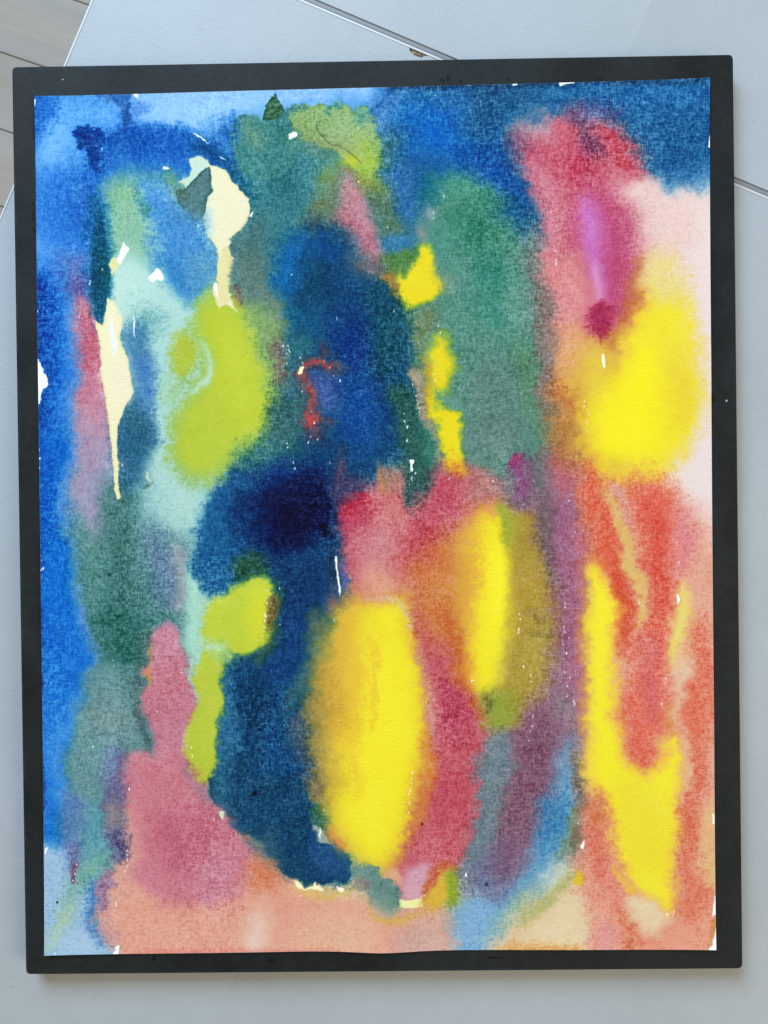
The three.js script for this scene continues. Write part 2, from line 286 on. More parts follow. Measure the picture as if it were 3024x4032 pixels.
  ['purple blue right', '#6a80a6', .9, 22, 8, '', '229 931, 271 947, 292 998, 298 1084, 286 1127, 257 1108, 245 1034, 233 985'],
  ['pink edge right', '#b9a2a8', .9, 10, 6, '', '280 949, 305 981, 311 1023, 301 1084, 293 1122, 286 1084, 294 1023'],
  ['mint strip', '#a3d2bd', 1, 9, 5, '', '312 998, 336 1026, 355 1060, 342 1123, 349 1207, 333 1292, 318 1316, 304 1230, 300 1123, 309 1059'],
  ['blue left four', '#1c78da', 1, 12, 8, '', '-79 1091, 73 1092, 89 1129, 104 1166, 123 1196, 88 1220, 93 1264, 70 1325, 45 1374, 12 1422, 1 1513, -84 1513'],
  ['blue left four dark', '#1068d0', .9, 14, 8, '', '-79 1091, 16 1091, 20 1165, 7 1243, -81 1248'],
  ['blue left fringe four', '#6f9ee4', .9, 10, 8, '', '73 1092, 97 1092, 106 1154, 133 1201, 103 1220, 90 1249, 93 1210, 113 1196, 94 1161'],
  ['blue left light four', '#6ea4e8', .9, 18, 8, '', '88 1249, 80 1313, 67 1349, 37 1386, 51 1460, 53 1514, 21 1513, 19 1435, 27 1373, 57 1325'],
  ['green main four', '#47807a', 1, 9, 6, '', '97 1092, 306 1096, 293 1125, 261 1119, 237 1139, 226 1197, 206 1221, 152 1216, 135 1201, 111 1171'],
  ['green dark four', '#245f58', .85, 22, 8, '', '139 1098, 188 1109, 212 1131, 201 1211, 162 1216, 138 1167'],
  ['green brown four', '#5f6462', .8, 9, 6, '', '222 1138, 239 1134, 234 1168, 229 1227, 209 1231, 214 1187'],
  ['sage four', '#6a9698', 1, 10, 8, '', '98 1225, 138 1211, 204 1216, 205 1285, 207 1339, 234 1400, 177 1368, 145 1412, 132 1485, 131 1514, 50 1514, 51 1410, 75 1337, 92 1279'],
  ['sage grey', '#76908f', .7, 18, 8, '', '92 1288, 186 1294, 205 1339, 175 1363, 111 1350, 87 1325'],
  ['sage dark right', '#48736e', .8, 14, 8, '', '177 1226, 206 1226, 225 1280, 225 1315, 210 1319, 186 1280'],
  ['dark crease', '#49626c', .8, 6, 4, '', '204 1231, 207 1231, 205 1302, 222 1364, 236 1408, 226 1408, 210 1358, 200 1302'],
  ['pink column four', '#c98495', 1, 6, 6, '', '237 1141, 254 1129, 274 1122, 295 1144, 302 1206, 314 1255, 325 1306, 308 1340, 300 1377, 302 1438, 331 1468, 355 1487, 360 1517, 178 1515, 178 1412, 209 1388, 236 1418, 232 1364, 222 1315, 205 1285, 230 1266, 228 1234, 209 1231, 214 1219, 232 1217, 233 1168'],
  ['pink column deep', '#c6707f', .7, 22, 8, '', '236 1217, 297 1213, 309 1281, 271 1335, 229 1329, 235 1266'],
  ['pink bottom four', '#d0808f', .8, 22, 8, '', '184 1417, 233 1418, 295 1438, 318 1502, 183 1510'],
  ['orange bits', '#d98c62', .8, 4, 4, '', '229 1175, 236 1168, 234 1217, 235 1280, 228 1251, 216 1241, 216 1226, 229 1222'],
  ['violet edge', '#6d6c9c', .9, 12, 8, '', '155 1392, 180 1375, 178 1515, 131 1514, 140 1431'],
  ['violet edge dark', '#4e4478', .7, 9, 8, '', '162 1424, 178 1417, 178 1515, 156 1515'],
  ['blue grey four', '#7b90c0', .7, 14, 8, '', '133 1399, 155 1392, 149 1461, 132 1485'],
  ['cream strip', '#ebe2b6', 1, 1.6, 2, 'e', '147 430, 161 435, 176 455, 183 475, 179 496, 174 521, 187 548, 195 563, 197 602, 203 631, 188 653, 176 679, 168 703, 166 757, 167 789, 168 830, 172 857, 164 860, 159 845, 156 801, 154 752, 144 654, 133 581, 131 544, 133 530, 124 493, 119 476, 137 489, 143 466'],
  ['cream strip pink', '#ecdcc4', .7, 12, 4, '', '165 552, 192 562, 198 619, 186 653, 164 645'],
  ['cream strip streak', '#e6e9f1', 1, 2, 3, '', '156 464, 161 494, 167 545, 161 556, 156 528, 151 506'],
  ['cream mint blend', '#c7dccb', 0.7, 10, 4, '', '156 367, 172 362, 181 436, 178 474, 166 443, 155 418'],
  ['cream pale', '#dfd89c', 1, 3, 4, '', '152 350, 170 347, 184 351, 179 360, 172 370, 164 384, 153 389'],
  ['white notch', '#edf0f5', 1, 1.2, 3, '', '185 314, 198 329, 192 341, 187 351, 178 363, 173 360, 176 336'],
  ['white quad', '#eef3f9', 1, 1.2, 2, '', '255 369, 261 376, 268 392, 262 397, 255 393, 246 400, 235 390, 245 379'],
  ['white stroke a', '#f1f3ee', 1, 1, 2, '', '204 466, 206 469, 205 504, 207 520, 202 509'],
  ['white tear', '#eef3f8', 1, 1.2, 3, '', '-66 549, 1 549, 8 569, 15 598, 19 610, 17 618, 9 622, 4 644, -1 661, -67 661'],
  ['stick end', '#c9cfae', 1, 1.2, 3, '', '228 799, 232 802, 235 821, 232 824, 227 815'],
  ['olive end', '#5c7a58', .8, 4, 3, '', '218 836, 230 824, 235 826, 228 834'],
  ['lime lobe a', '#acb93e', 1, 8, 5, '', '295 509, 322 507, 341 536, 337 575, 316 604, 289 599, 277 572, 285 530'],
  ['lime under a', '#9dc27a', .8, 16, 6, '', '277 603, 316 606, 291 638, 267 657'],
  ['lime fringe', '#93b862', 1, 14, 8, '', '341 436, 395 408, 454 434, 502 494, 521 572, 516 690, 500 748, 430 772, 341 834, 297 818, 273 769, 286 685, 319 637, 354 589, 352 539, 330 500'],
  ['lime lobe b', '#b2bf3a', 1, 13, 6, '', '343 441, 385 418, 424 448, 443 492, 472 552, 491 640, 500 709, 450 747, 391 786, 351 809, 312 794, 285 764, 293 686, 328 637, 361 599, 366 550, 339 505'],
  ['lime lobe bright', '#c0c836', .8, 20, 6, '', '365 471, 424 492, 452 571, 471 689, 441 728, 402 688, 383 589'],
  ['lime gap', '#b4d6cc', .9, 5, 4, '', '343 512, 364 550, 375 589, 363 618, 328 637, 314 637, 353 606, 362 579'],
  ['lime green side', '#6f9258', .8, 12, 8, '', '442 473, 473 483, 512 533, 522 641, 509 749, 485 719, 503 641, 482 562'],
  ['dark edge by vase', '#0c4a86', .9, 8, 6, '', '331 97, 370 107, 404 125, 423 157, 437 199, 447 226, 425 201, 411 179, 399 165, 367 151, 355 138, 331 133'],
  ['dark teal by vase', '#0d5570', .8, 9, 6, '', '413 157, 440 182, 459 236, 451 248, 447 226, 437 211, 418 191'],
  ['teal lights', '#5aa2a8', .6, 24, 10, '', '433 114, 482 105, 550 121, 545 155, 491 154, 442 187'],
  ['teal deep', '#23696e', .85, 30, 12, '', '482 144, 545 141, 564 190, 559 228, 500 241, 476 200'],
  ['teal grey low', '#55756f', .8, 22, 10, '', '446 277, 485 260, 484 372, 483 430, 435 429, 413 392, 411 346, 416 317'],
  ['teal low mid', '#3a7e86', .7, 22, 10, '', '485 256, 548 262, 538 315, 499 334'],
  ['teal top rim', '#3f8280', 1, 3, 7, '', '411 123, 420 65, 441 52, 468 59, 483 58, 507 55, 529 46, 536 53, 545 97, 550 155, 501 188, 433 177'],
  ['olive smear', '#819d7c', .8, 14, 8, '', '439 70, 478 74, 482 105, 467 115, 453 95'],
  ['blue dab', '#1458ae', .9, 10, 10, '', '392 76, 424 65, 438 85, 428 106, 407 103'],
  ['blue dab wash', '#2c78b8', .7, 16, 8, '', '356 73, 400 69, 404 118, 375 112'],
  ['green top', '#8bab6d', 1, 3, 7, 'e', '534 46, 546 43, 565 35, 586 39, 597 25, 612 41, 631 29, 650 26, 664 34, 670 47, 679 34, 694 31, 710 36, 713 51, 725 77, 732 111, 724 169, 719 198, 690 200, 671 168, 647 148, 623 131, 594 113, 557 107, 541 85'],
  ['green top olive', '#98a069', .8, 20, 8, '', '594 103, 696 111, 695 144, 647 134, 618 128'],
  ['green top pale', '#9dbd8c', .6, 20, 8, '', '614 65, 691 62, 696 101, 635 104'],
  ['green top left', '#8a9a68', .8, 16, 8, '', '550 92, 599 98, 603 123, 565 117, 545 107'],
  ['teal tips', '#3b8a90', .75, 5, 5, '', '609 45, 624 34, 633 28, 650 27, 626 41, 619 55, 611 53'],
  ['teal tips b', '#5c9c88', .8, 7, 5, '', '671 52, 679 35, 709 35, 713 60, 696 77, 682 67'],
  ['teal tips c', '#3d7f8c', .8, 6, 5, '', '529 43, 565 35, 585 39, 575 45, 551 51, 536 58'],
  ['lime right', '#9cb83e', .9, 16, 8, '', '684 110, 730 102, 730 182, 700 198, 676 175, 654 158, 664 139, 695 140'],
  ['yellow dot', '#c8c030', .9, 10, 6, '', '652 148, 676 143, 681 163, 659 170'],
  ['olive green right', '#6f8a48', .9, 14, 8, '', '695 198, 731 182, 733 247, 719 232, 704 208'],
  ['peak', '#42755a', 1, 1.6, 2, 'e', '509 7, 519 26, 529 43, 521 55, 497 62, 479 60, 490 28'],
  ['peak dark', '#35603f', .6, 6, 3, '', '507 19, 524 43, 487 54, 495 30'],
  ['pink shape', '#bf8791', 1, 10, 6, '', '639 191, 661 177, 683 192, 704 208, 711 242, 723 290, 732 327, 732 363, 693 353, 674 313, 636 291, 616 276, 638 252'],
  ['pink shape deep', '#a95a6e', .75, 16, 8, '', '629 274, 653 260, 684 289, 723 329, 708 348, 669 308'],
  ['pink tip orange', '#c77a4e', .7, 6, 5, '', '647 170, 671 178, 692 200, 680 192, 659 180'],
  ['olive brown', '#717d58', 1, 16, 8, '', '575 263, 590 229, 620 205, 639 189, 638 252, 621 276, 585 280'],
  ['olive up', '#8a9a48', .8, 16, 8, '', '618 157, 651 172, 637 196, 617 205, 603 191'],
  ['grey dark', '#43565c', .9, 14, 8, '', '556 279, 597 273, 645 296, 669 318, 633 317, 572 304'],
  ['olive strip right', '#52755c', 1, 10, 6, '', '709 208, 733 194, 759 219, 769 267, 785 292, 775 316, 739 315, 725 278, 711 242'],
  ['olive strip top', '#8b9a40', .9, 12, 6, '', '675 183, 694 193, 728 189, 743 208, 713 217'],
  ['vase cream', '#e7dfb9', 1, 1.6, 3, 'e', '322 143, 340 135, 356 140, 367 152, 399 166, 411 181, 415 191, 425 201, 437 211, 447 226, 454 245, 451 260, 439 281, 417 305, 412 312, 416 317, 408 339, 417 354, 409 370, 410 385, 403 402, 405 412, 412 431, 417 451, 424 470, 400 450, 386 457, 376 433, 373 425, 382 409, 380 370, 386 346, 375 314, 361 292, 352 267, 356 253, 364 226, 354 209, 325 205, 303 187, 327 177, 329 160'],
  ['vase mint', '#bfdaca', .9, 5, 4, '', '322 143, 340 135, 360 143, 367 161, 362 173, 345 189, 325 205, 303 187, 327 177, 329 160'],
  ['vase mint lower', '#c9dad0', .8, 3, 4, '', '356 253, 371 238, 383 280, 375 306, 361 292, 352 267'],
  ['vase neck', '#e0d292', .8, 4, 4, '', '384 346, 414 322, 411 341, 416 356, 411 395, 404 412, 415 443, 386 453, 376 430'],
  ['leaf grey green', '#5a8283', 1, 1.6, 2, 'e', '368 156, 373 180, 375 212, 362 223, 360 245, 352 265, 339 275, 320 257, 298 229, 297 207, 316 201, 340 179'],
  ['leaf fade', '#4a88b4', 0.85, 11, 6, '', '288 234, 320 254, 339 267, 352 260, 355 282, 327 288, 293 263'],
  ['leaf olive', '#637c5e', .7, 8, 4, '', '294 205, 316 201, 311 218, 298 225'],
  ['pink brown low', '#8a6e6c', .9, 14, 8, '', '645 353, 732 355, 741 390, 727 409, 688 393'],
  ['steel left', '#3f7db8', 1, 8, 6, '', '710 38, 740 25, 762 1, 798 0, 783 50, 763 93, 729 94, 720 68'],
  ['wet rim', '#1c5ca0', .8, 3, 4, '', '710 41, 725 35, 740 22, 747 10, 764 -62, 795 2, 837 -64, 837 1, 798 6, 766 4, 749 15, 742 27, 727 41, 712 47'],
  ['bright blue', '#0d67c4', 1, 22, 12, '', '778 43, 894 36, 903 96, 912 159, 864 139, 816 133, 785 98'],
  ['cobalt right', '#0a4a9f', 1, 16, 10, '', '886 135, 958 132, 994 142, 1006 167, 1006 195, 1042 225, 1054 262, 1029 278, 994 234, 965 209, 922 189'],
  ['steel top', '#225e8c', .9, 22, 10, '', '911 -65, 1082 0, 1081 65, 983 77, 935 95, 916 53'],
  ['steel pale top', '#4785b8', .5, 18, 10, '', '851 3, 911 19, 913 58, 865 28'],
  ['right blue bright', '#1b66a8', .8, 26, 10, '', '1204 3, 1415 8, 1419 66, 1319 64, 1247 50'],
  ['right blue deep', '#17558e', .7, 26, 10, '', '1259 62, 1414 80, 1414 162, 1342 175, 1294 135'],
  ['teal grey left', '#38707c', .9, 14, 8, '', '732 97, 768 103, 763 146, 753 165, 733 160'],
  ['blue left low', '#2d6aa8', .9, 12, 8, '', '738 170, 784 161, 805 215, 795 280, 774 267, 759 219'],
  ['blue fade down', '#4d86c0', .5, 14, 8, '', '1342 189, 1488 182, 1488 215, 1365 221'],
  ['dome left teal', '#0e6784', .9, 16, 10, '', '815 186, 854 168, 859 197, 839 240, 817 234'],
  ['dome top', '#4c977c', .9, 16, 10, '', '844 196, 888 178, 936 196, 970 224, 974 253, 912 241, 863 235'],
  ['dome dark', '#24765a', .8, 26, 12, '', '882 265, 969 243, 993 309, 932 348, 891 323'],
  ['dome dark b', '#2c7f70', .8, 22, 12, '', '925 355, 988 371, 992 458, 977 506, 933 481'],
  ['dome edge blue', '#1a6080', .7, 14, 8, '', '977 219, 1022 244, 1051 269, 1055 322, 1017 297, 993 260'],
  ['dome right grey', '#6b726c', .9, 14, 8, '', '1036 321, 1055 334, 1069 431, 1077 551, 1053 563, 1040 478'],
  ['dome right green', '#5f8d5e', .8, 18, 8, '', '1010 550, 1053 565, 1062 648, 1052 720, 1021 671'],
  ['dome low grey', '#67847e', .8, 28, 10, '', '918 572, 1015 574, 1037 758, 916 766, 898 693'],
  ['dome low grey b', '#6c8880', .7, 22, 8, '', '902 719, 1037 722, 1032 780, 988 803, 931 778'],
  ['dome lightmid', '#74a58f', .6, 22, 10, '', '992 441, 1021 444, 1015 541, 998 526'],
  ['dome left mid', '#4b9080', .7, 18, 8, '', '829 293, 882 282, 886 381, 838 380'],
  ['rosy spot', '#9f9cac', .9, 8, 8, '', '829 252, 846 252, 853 274, 836 283, 822 273'],
  ['rosy neck', '#a4908e', .9, 8, 6, '', '805 295, 819 288, 829 322, 814 329, 802 316'],
  ['blue triangle', '#32759f', 1, 6, 6, '', '736 307, 795 309, 802 336, 790 345, 741 346'],
  ['green patch', '#4d7b40', 1, 8, 6, '', '744 351, 775 347, 809 338, 816 355, 796 394, 784 417, 755 417, 747 388'],
  ['olive grey below', '#7f8a60', .9, 14, 8, '', '786 478, 835 462, 851 489, 836 517, 826 561, 800 568, 788 521'],
  ['yellow one', '#e4ce22', 1, 6, 6, '', '810 335, 826 331, 837 358, 838 377, 852 402, 857 424, 844 443, 832 457, 798 459, 784 470, 778 453, 771 431, 765 397, 792 386, 804 367'],
  ['orange smear', '#a9742f', .9, 6, 8, '', '726 394, 751 390, 770 397, 773 431, 774 456, 757 446, 741 419'],
  ['beige right of yellow', '#98997f', .8, 10, 6, '', '838 367, 862 397, 874 419, 859 436, 857 416, 847 392'],
  ['yellow two', '#dfca20', 1, 8, 7, '', '851 513, 863 528, 870 554, 887 577, 877 608, 876 639, 867 654, 845 644, 830 648, 821 595, 819 578, 843 547'],
  ['yellow three', '#e3cf1e', 1, 7, 8, '', '821 638, 855 644, 854 678, 876 685, 893 712, 902 742, 899 780, 906 810, 912 817, 877 821, 863 814, 853 775, 842 716, 825 675'],
  ['ochre edge', '#c0942e', .85, 8, 6, '', '807 577, 826 571, 833 619, 835 668, 830 692, 818 638'],
  ['green notch', '#70a088', .8, 8, 8, '', '845 639, 876 644, 893 669, 869 676, 854 673'],
  ['beige strip', '#a5937c', 1, 6, 5, '', '781 589, 802 582, 816 619, 825 672, 839 716, 853 775, 867 814, 853 818, 841 770, 820 713, 808 703, 801 655, 789 623'],
  ['dark green lower', '#295c55', 1, 8, 6, '', '736 629, 782 616, 799 652, 807 691, 810 713, 829 740, 834 769, 843 820, 824 847, 809 864, 801 888, 782 895, 777 865, 780 827, 771 812, 766 775, 757 715'],
  ['dark green light', '#35806c', .8, 10, 6, '', '810 703, 832 728, 846 786, 824 808, 810 776'],
  ['navy bright', '#146eb0', .95, 14, 10, '', '538 310, 572 306, 582 335, 586 408, 537 444, 498 431, 494 370'],
  ['navy teal', '#0d4868', .9, 16, 10, '', '562 361, 620 360, 632 433, 583 473, 551 444'],
  ['navy deep blue', '#0e559c', .8, 14, 8, '', '587 311, 635 305, 652 347, 620 375, 591 350'],
  ['navy royal', '#08358c', .95, 22, 10, '', '624 498, 680 485, 686 568, 671 611, 637 596'],
  ['navy blue low', '#114f9c', .9, 18, 10, '', '632 610, 720 612, 728 714, 704 762, 641 761, 617 688'],
  ['navy green right', '#114e60', .9, 16, 10, '', '692 410, 774 453, 783 487, 783 570, 738 627, 715 568, 701 495'],
  ['navy teal left', '#136a8a', .7, 14, 8, '', '529 448, 571 463, 585 503, 546 516, 534 501'],
  ['grey top strip', '#64807a', 1, 10, 8, '', '414 343, 484 345, 493 425, 527 443, 531 501, 517 511, 488 466, 459 446, 437 436, 433 405'],
  ['mid green strip', '#809f66', 1, 12, 8, '', '439 446, 478 449, 512 472, 517 506, 502 520, 496 576, 477 563, 463 495'],
  ['plum side', '#6d5c5e', .9, 5, 5, '', '412 404, 425 409, 436 429, 438 458, 428 453, 421 426'],
  ['orange side', '#c9a240', .8, 6, 5, '', '416 428, 430 446, 435 470, 422 448'],
  ['plum strip', '#77636a', 1, 9, 8, '', '499 535, 519 525, 528 545, 523 564, 523 608, 518 623, 503 620, 500 576'],
  ['teal pocket', '#2a6d7c', 1, 9, 6, '', '529 530, 539 516, 585 517, 589 551, 560 572, 555 599, 538 599, 526 572'],
  ['teal below', '#34686a', 1, 12, 8, '', '515 623, 559 606, 571 662, 568 760, 480 782, 486 685, 501 632'],
  ['blue bit', '#3b6c96', .7, 10, 8, '', '511 627, 550 626, 554 648, 520 652'],
  ['red mark', '#cf4a46', 1, 9, 12, '', '554 580, 570 568, 609 561, 625 579, 640 608, 613 601, 589 592, 578 602, 584 617, 603 615, 591 651, 593 675, 617 695, 619 714, 592 709, 580 733, 568 728, 565 662, 553 614'],
  ['violet inside', '#40569c', .9, 10, 8, '', '572 599, 594 597, 623 605, 637 620, 637 676, 595 682, 588 639'],
  ['red up', '#7a4a58', .8, 6, 7, '', '598 522, 609 532, 609 547, 621 547, 609 561, 599 559'],
  ['red end fade', '#52405a', .7, 12, 8, '', '568 721, 605 717, 611 750, 568 750'],
  ['cream chip', '#f0eeb0', 1, 1, 2, '', '554 584, 566 582, 561 599, 553 601'],
  ['mass left', '#1a6096', 1, 7, 9, '', '344 889, 359 870, 379 836, 440 808, 460 842, 444 940, 426 1000, 426 1025, 401 1046, 357 1065, 347 1041, 321 1018, 324 964, 341 938'],
  ['mass mid', '#0b3b70', 1, 22, 10, '', '396 866, 460 801, 494 782, 567 781, 616 826, 632 894, 636 943, 609 976, 492 984, 424 976'],
  ['mass core', '#04195a', 1, 24, 10, '', '445 876, 479 823, 531 805, 603 826, 622 882, 602 937, 553 971, 478 965'],
  ['mass black', '#030a34', .95, 24, 10, '', '481 848, 567 835, 610 879, 585 923, 541 961, 493 936'],
  ['mass blue top', '#0a3c86', .8, 14, 8, '', '475 801, 528 788, 538 815, 499 838'],
  ['mass spot', '#020920', .9, 6, 4, '', '593 918, 615 918, 617 940, 602 950, 593 937'],
  ['mass green', '#245440', 1, 10, 8, '', '409 995, 429 976, 453 971, 477 994, 492 1014, 492 1040, 458 1025, 423 1047'],
  ['mass top green', '#2c6a72', .8, 14, 8, '', '421 764, 480 741, 539 737, 538 781, 480 784, 433 793'],
  ['violet zone', '#4b4468', 1, 10, 9, '', '613 855, 621 797, 636 763, 650 770, 659 817, 703 827, 705 847, 654 856, 632 884, 617 879'],
  ['violet pink', '#6a5068', .7, 8, 8, '', '633 770, 648 773, 650 804, 635 804'],
  ['trunk high', '#103e70', 1, 12, 8, '', '490 977, 609 957, 636 979, 628 1040, 613 1074, 583 1127, 495 1140, 513 1063, 494 1023'],
  ['violet right', '#4b5ca0', 1, 5, 5, '', '635 984, 655 1004, 657 1048, 636 1074'],
  ['violet left dark', '#233c48', .7, 8, 6, '', '614 989, 630 989, 633 1040, 618 1050'],
  ['mauve corner', '#8a6a78', .9, 8, 8, '', '608 1047, 625 1047, 635 1072, 662 1065, 637 1103, 603 1108'],
  ['trunk left', '#2c6d94', 1, 6, 8, '', '384 1231, 416 1224, 423 1293, 419 1390, 408 1503, 354 1517, 365 1463, 380 1390, 381 1317'],
  ['trunk deep', '#0a3a62', 1, 16, 10, '', '426 1234, 480 1220, 484 1318, 468 1379, 429 1378, 420 1305'],
  ['trunk right blue', '#0f427c', 1, 14, 8, '', '456 1208, 505 1135, 506 1099, 567 1100, 566 1173, 558 1216, 528 1245, 489 1269'],
  ['trunk low', '#124f86', .8, 22, 10, '', '449 1342, 528 1318, 536 1416, 555 1504, 452 1503'],
  ['trunk dark low', '#0c3d58', .7, 20, 10, '', '409 1415, 453 1415, 452 1518, 413 1517'],
  ['olive fringe', '#746f4c', 1, 14, 9, '', '567 1100, 596 1105, 617 1173, 611 1259, 610 1344, 617 1442, 606 1520, 574 1519, 561 1441, 552 1368, 557 1294, 575 1246'],
  ['green fringe', '#5c7466', .9, 10, 9, '', '566 1107, 593 1115, 607 1173, 587 1227, 558 1255, 538 1284, 518 1309, 533 1255, 563 1217'],
  ['grey fringe', '#4a566a', .9, 12, 9, '', '515 1323, 557 1309, 566 1343, 561 1404, 575 1466, 560 1480, 536 1416'],
  ['brown fringe', '#8f6a3a', .7, 9, 8, '', '567 1285, 591 1290, 586 1319, 564 1319'],
  ['lime lower a', '#bbc63c', 1, 7, 6, '', '350 1109, 363 1080, 408 1056, 447 1027, 477 1023, 496 1053, 504 1092, 495 1151, 475 1180, 436 1199, 406 1194, 387 1174, 357 1169, 344 1139'],
  ['lime lower bright', '#d0d030', .8, 12, 6, '', '437 1062, 477 1047, 491 1102, 475 1160, 436 1170'],
  ['olive corner', '#4e6a3c', .9, 9, 7, '', '497 1023, 506 1082, 505 1151, 485 1200, 445 1214, 475 1180, 495 1141, 501 1092'],
  ['brown at lime', '#6e5a40', .8, 6, 6, '', '480 1062, 506 1072, 505 1112, 480 1151'],
  ['lime lower b', '#b4c03c', 1, 6, 6, '', '332 1208, 347 1183, 377 1179, 388 1199, 391 1228, 384 1258, 385 1277, 381 1307, 379 1356, 376 1396, 364 1435, 354 1479, 329 1464, 309 1444, 305 1414, 313 1385, 308 1355, 318 1316, 331 1286, 325 1257'],
  ['lime lower link', '#a8c86a', .8, 7, 6, '', '347 1164, 397 1159, 406 1189, 386 1218, 347 1188'],
  ['lime pale gap', '#b6d4b0', .8, 4, 4, '', '347 1170, 387 1169, 396 1179, 377 1183, 347 1180'],
  ['purple under lime', '#7a6a80', .9, 8, 7, '', '305 1414, 316 1464, 349 1484, 373 1504, 383 1539, 353 1514, 314 1484, 297 1454'],
  ['grey wash', '#8a8f98', .8, 10, 8, '', '306 1462, 345 1479, 364 1516, 371 1539, 339 1541, 310 1521, 291 1491'],
  ['trunk foot', '#11476f', 1, 4, 5, '', '362 1448, 560 1450, 572 1511, 567 1567, 580 1570, 580 1587, 586 1590, 588 1598, 610 1601, 611 1613, 632 1610, 649 1627, 655 1666, 643 1686, 607 1678, 577 1687, 573 1678, 568 1690, 553 1688, 548 1681, 529 1673, 500 1648, 483 1616, 464 1588, 432 1582, 400 1568, 386 1546, 384 1526, 362 1516, 356 1472'],
  ['trunk foot step', '#174b7c', .9, 1.5, 2, '', '559 1558, 567 1567, 580 1570, 580 1588, 586 1590, 588 1598, 610 1601, 611 1614, 629 1611, 648 1625, 636 1644, 595 1641, 559 1611'],
  ['trunk foot light', '#2c6c88', .9, 8, 6, '', '362 1448, 397 1448, 396 1497, 388 1534, 364 1516'],
  ['trunk foot blue', '#1c4f88', .9, 14, 8, '', '547 1597, 607 1617, 644 1632, 651 1666, 619 1676, 571 1646'],
  ['trunk foot grey', '#44647a', .8, 12, 10, '', '466 1559, 501 1567, 515 1621, 500 1640, 483 1611'],
  ['trunk spot', '#020a1c', .9, 5, 4, '', '443 1488, 457 1486, 457 1495, 445 1498'],
  ['halo grey', '#8b8680', .8, 9, 8, '', '461 1586, 481 1616, 500 1650, 529 1675, 519 1677, 490 1655, 471 1625, 451 1591'],
  ['halo tan', '#b79a68', .7, 7, 7, '', '403 1571, 452 1586, 466 1606, 451 1596, 412 1581'],
  ['teal piece', '#2a645f', 1, 5, 6, '', '572 1506, 599 1517, 606 1548, 598 1568, 581 1570, 568 1565'],
  ['grey piece', '#93a39f', 1, 3, 4, '', '569 1553, 584 1558, 596 1565, 605 1580, 611 1600, 611 1613, 609 1600, 587 1597, 580 1587, 580 1570, 568 1565'],
  ['orange piece', '#e0764a', 1, 8, 5, '', '606 1570, 620 1558, 635 1583, 644 1607, 629 1611, 615 1610, 610 1595'],
  ['brown top piece', '#6f6258', .9, 8, 7, '', '558 1465, 592 1470, 606 1514, 589 1519, 572 1499'],
  ['oval fringe', '#d6ae3a', 1, 20, 8, '', '618 1113, 663 1075, 751 1066, 785 1096, 789 1175, 813 1224, 822 1342, 826 1401, 801 1489, 785 1577, 755 1636, 711 1655, 667 1635, 633 1595, 604 1526, 595 1467, 586 1369, 583 1260, 593 1182'],
  ['oval yellow', '#ecdc2a', 1, 16, 6, '', '673 1085, 751 1072, 778 1096, 775 1145, 791 1185, 803 1283, 812 1352, 802 1420, 781 1508, 766 1577, 741 1626, 711 1643, 677 1625, 643 1586, 621 1517, 618 1438, 641 1340, 657 1222'],
  ['oval core', '#f1e12c', .9, 18, 5, '', '701 1174, 769 1204, 788 1332, 767 1479, 736 1596, 687 1606, 649 1517, 670 1379, 691 1262'],
  ['oval orange top', '#dfa638', 0.35, 26, 7, '', '633 1114, 682 1085, 702 1144, 681 1242, 660 1379, 630 1379, 622 1231'],
  ['oval streak a', '#dda23a', .4, 9, 10, '', '664 1202, 680 1183, 686 1281, 675 1399, 666 1517, 655 1478, 652 1340'],
  ['oval streak b', '#d8983c', .3, 7, 10, '', '701 1164, 713 1154, 718 1262, 711 1380, 702 1340'],
  ['oval grain left', '#b08a3c', .4, 16, 12, '', '593 1231, 622 1202, 636 1340, 624 1517, 605 1497, 589 1378'],
  ['oval pale rim', '#d8c6b0', 0.6, 4, 5, '', '673 1075, 722 1066, 771 1081, 790 1126, 785 1155, 770 1116, 741 1078, 692 1080'],
  ['rose stripe', '#cc636e', 1, 9, 7, '', '785 1087, 859 1078, 897 1186, 915 1284, 934 1373, 923 1461, 913 1539, 902 1628, 853 1676, 813 1725, 774 1725, 755 1695, 765 1626, 786 1568, 811 1499, 831 1421, 827 1322, 811 1205, 794 1155'],
  ['rose deep', '#b93d56', .85, 16, 7, '', '842 1254, 906 1274, 910 1343, 895 1402, 856 1352'],
  ['rose deep low', '#c54a5c', .7, 16, 7, '', '845 1450, 894 1441, 903 1559, 854 1578, 825 1538'],
  ['rose pale edge', '#d4a0a0', .8, 8, 6, '', '792 1155, 811 1205, 827 1303, 841 1382, 826 1381, 810 1283'],
  ['orange border', '#d98c3c', .85, 8, 7, '', '802 1342, 826 1381, 836 1431, 825 1499, 805 1558, 786 1568, 811 1479'],
  ['pink pale foot', '#d5a0b0', 1, 8, 5, '', '760 1661, 809 1637, 829 1666, 809 1705, 799 1730, 757 1730, 753 1695'],
  ['foot peach', '#e2ac8c', .9, 5, 4, '', '716 1660, 746 1646, 765 1666, 757 1690, 740 1690, 737 1673, 714 1673'],
  ['foot yellow', '#ece8a0', 1, 1.4, 2, '', '752 1715, 769 1719, 799 1713, 803 1723, 804 1735, 778 1736, 752 1733'],
  ['teal foot step', '#6e9188', .95, 1.4, 2, '', '689 1645, 712 1646, 712 1671, 738 1671, 739 1689, 753 1694, 750 1712, 752 1732, 737 1737, 710 1724, 686 1690'],
  ['teal foot', '#6a918a', 0.9, 6, 6, '', '655 1645, 687 1640, 714 1650, 714 1673, 738 1675, 738 1690, 753 1693, 748 1734, 735 1742, 696 1739, 681 1704, 662 1684, 652 1665'],
  ['teal foot fade', '#8ba58e', .8, 9, 7, '', '691 1724, 745 1729, 740 1759, 705 1759'],
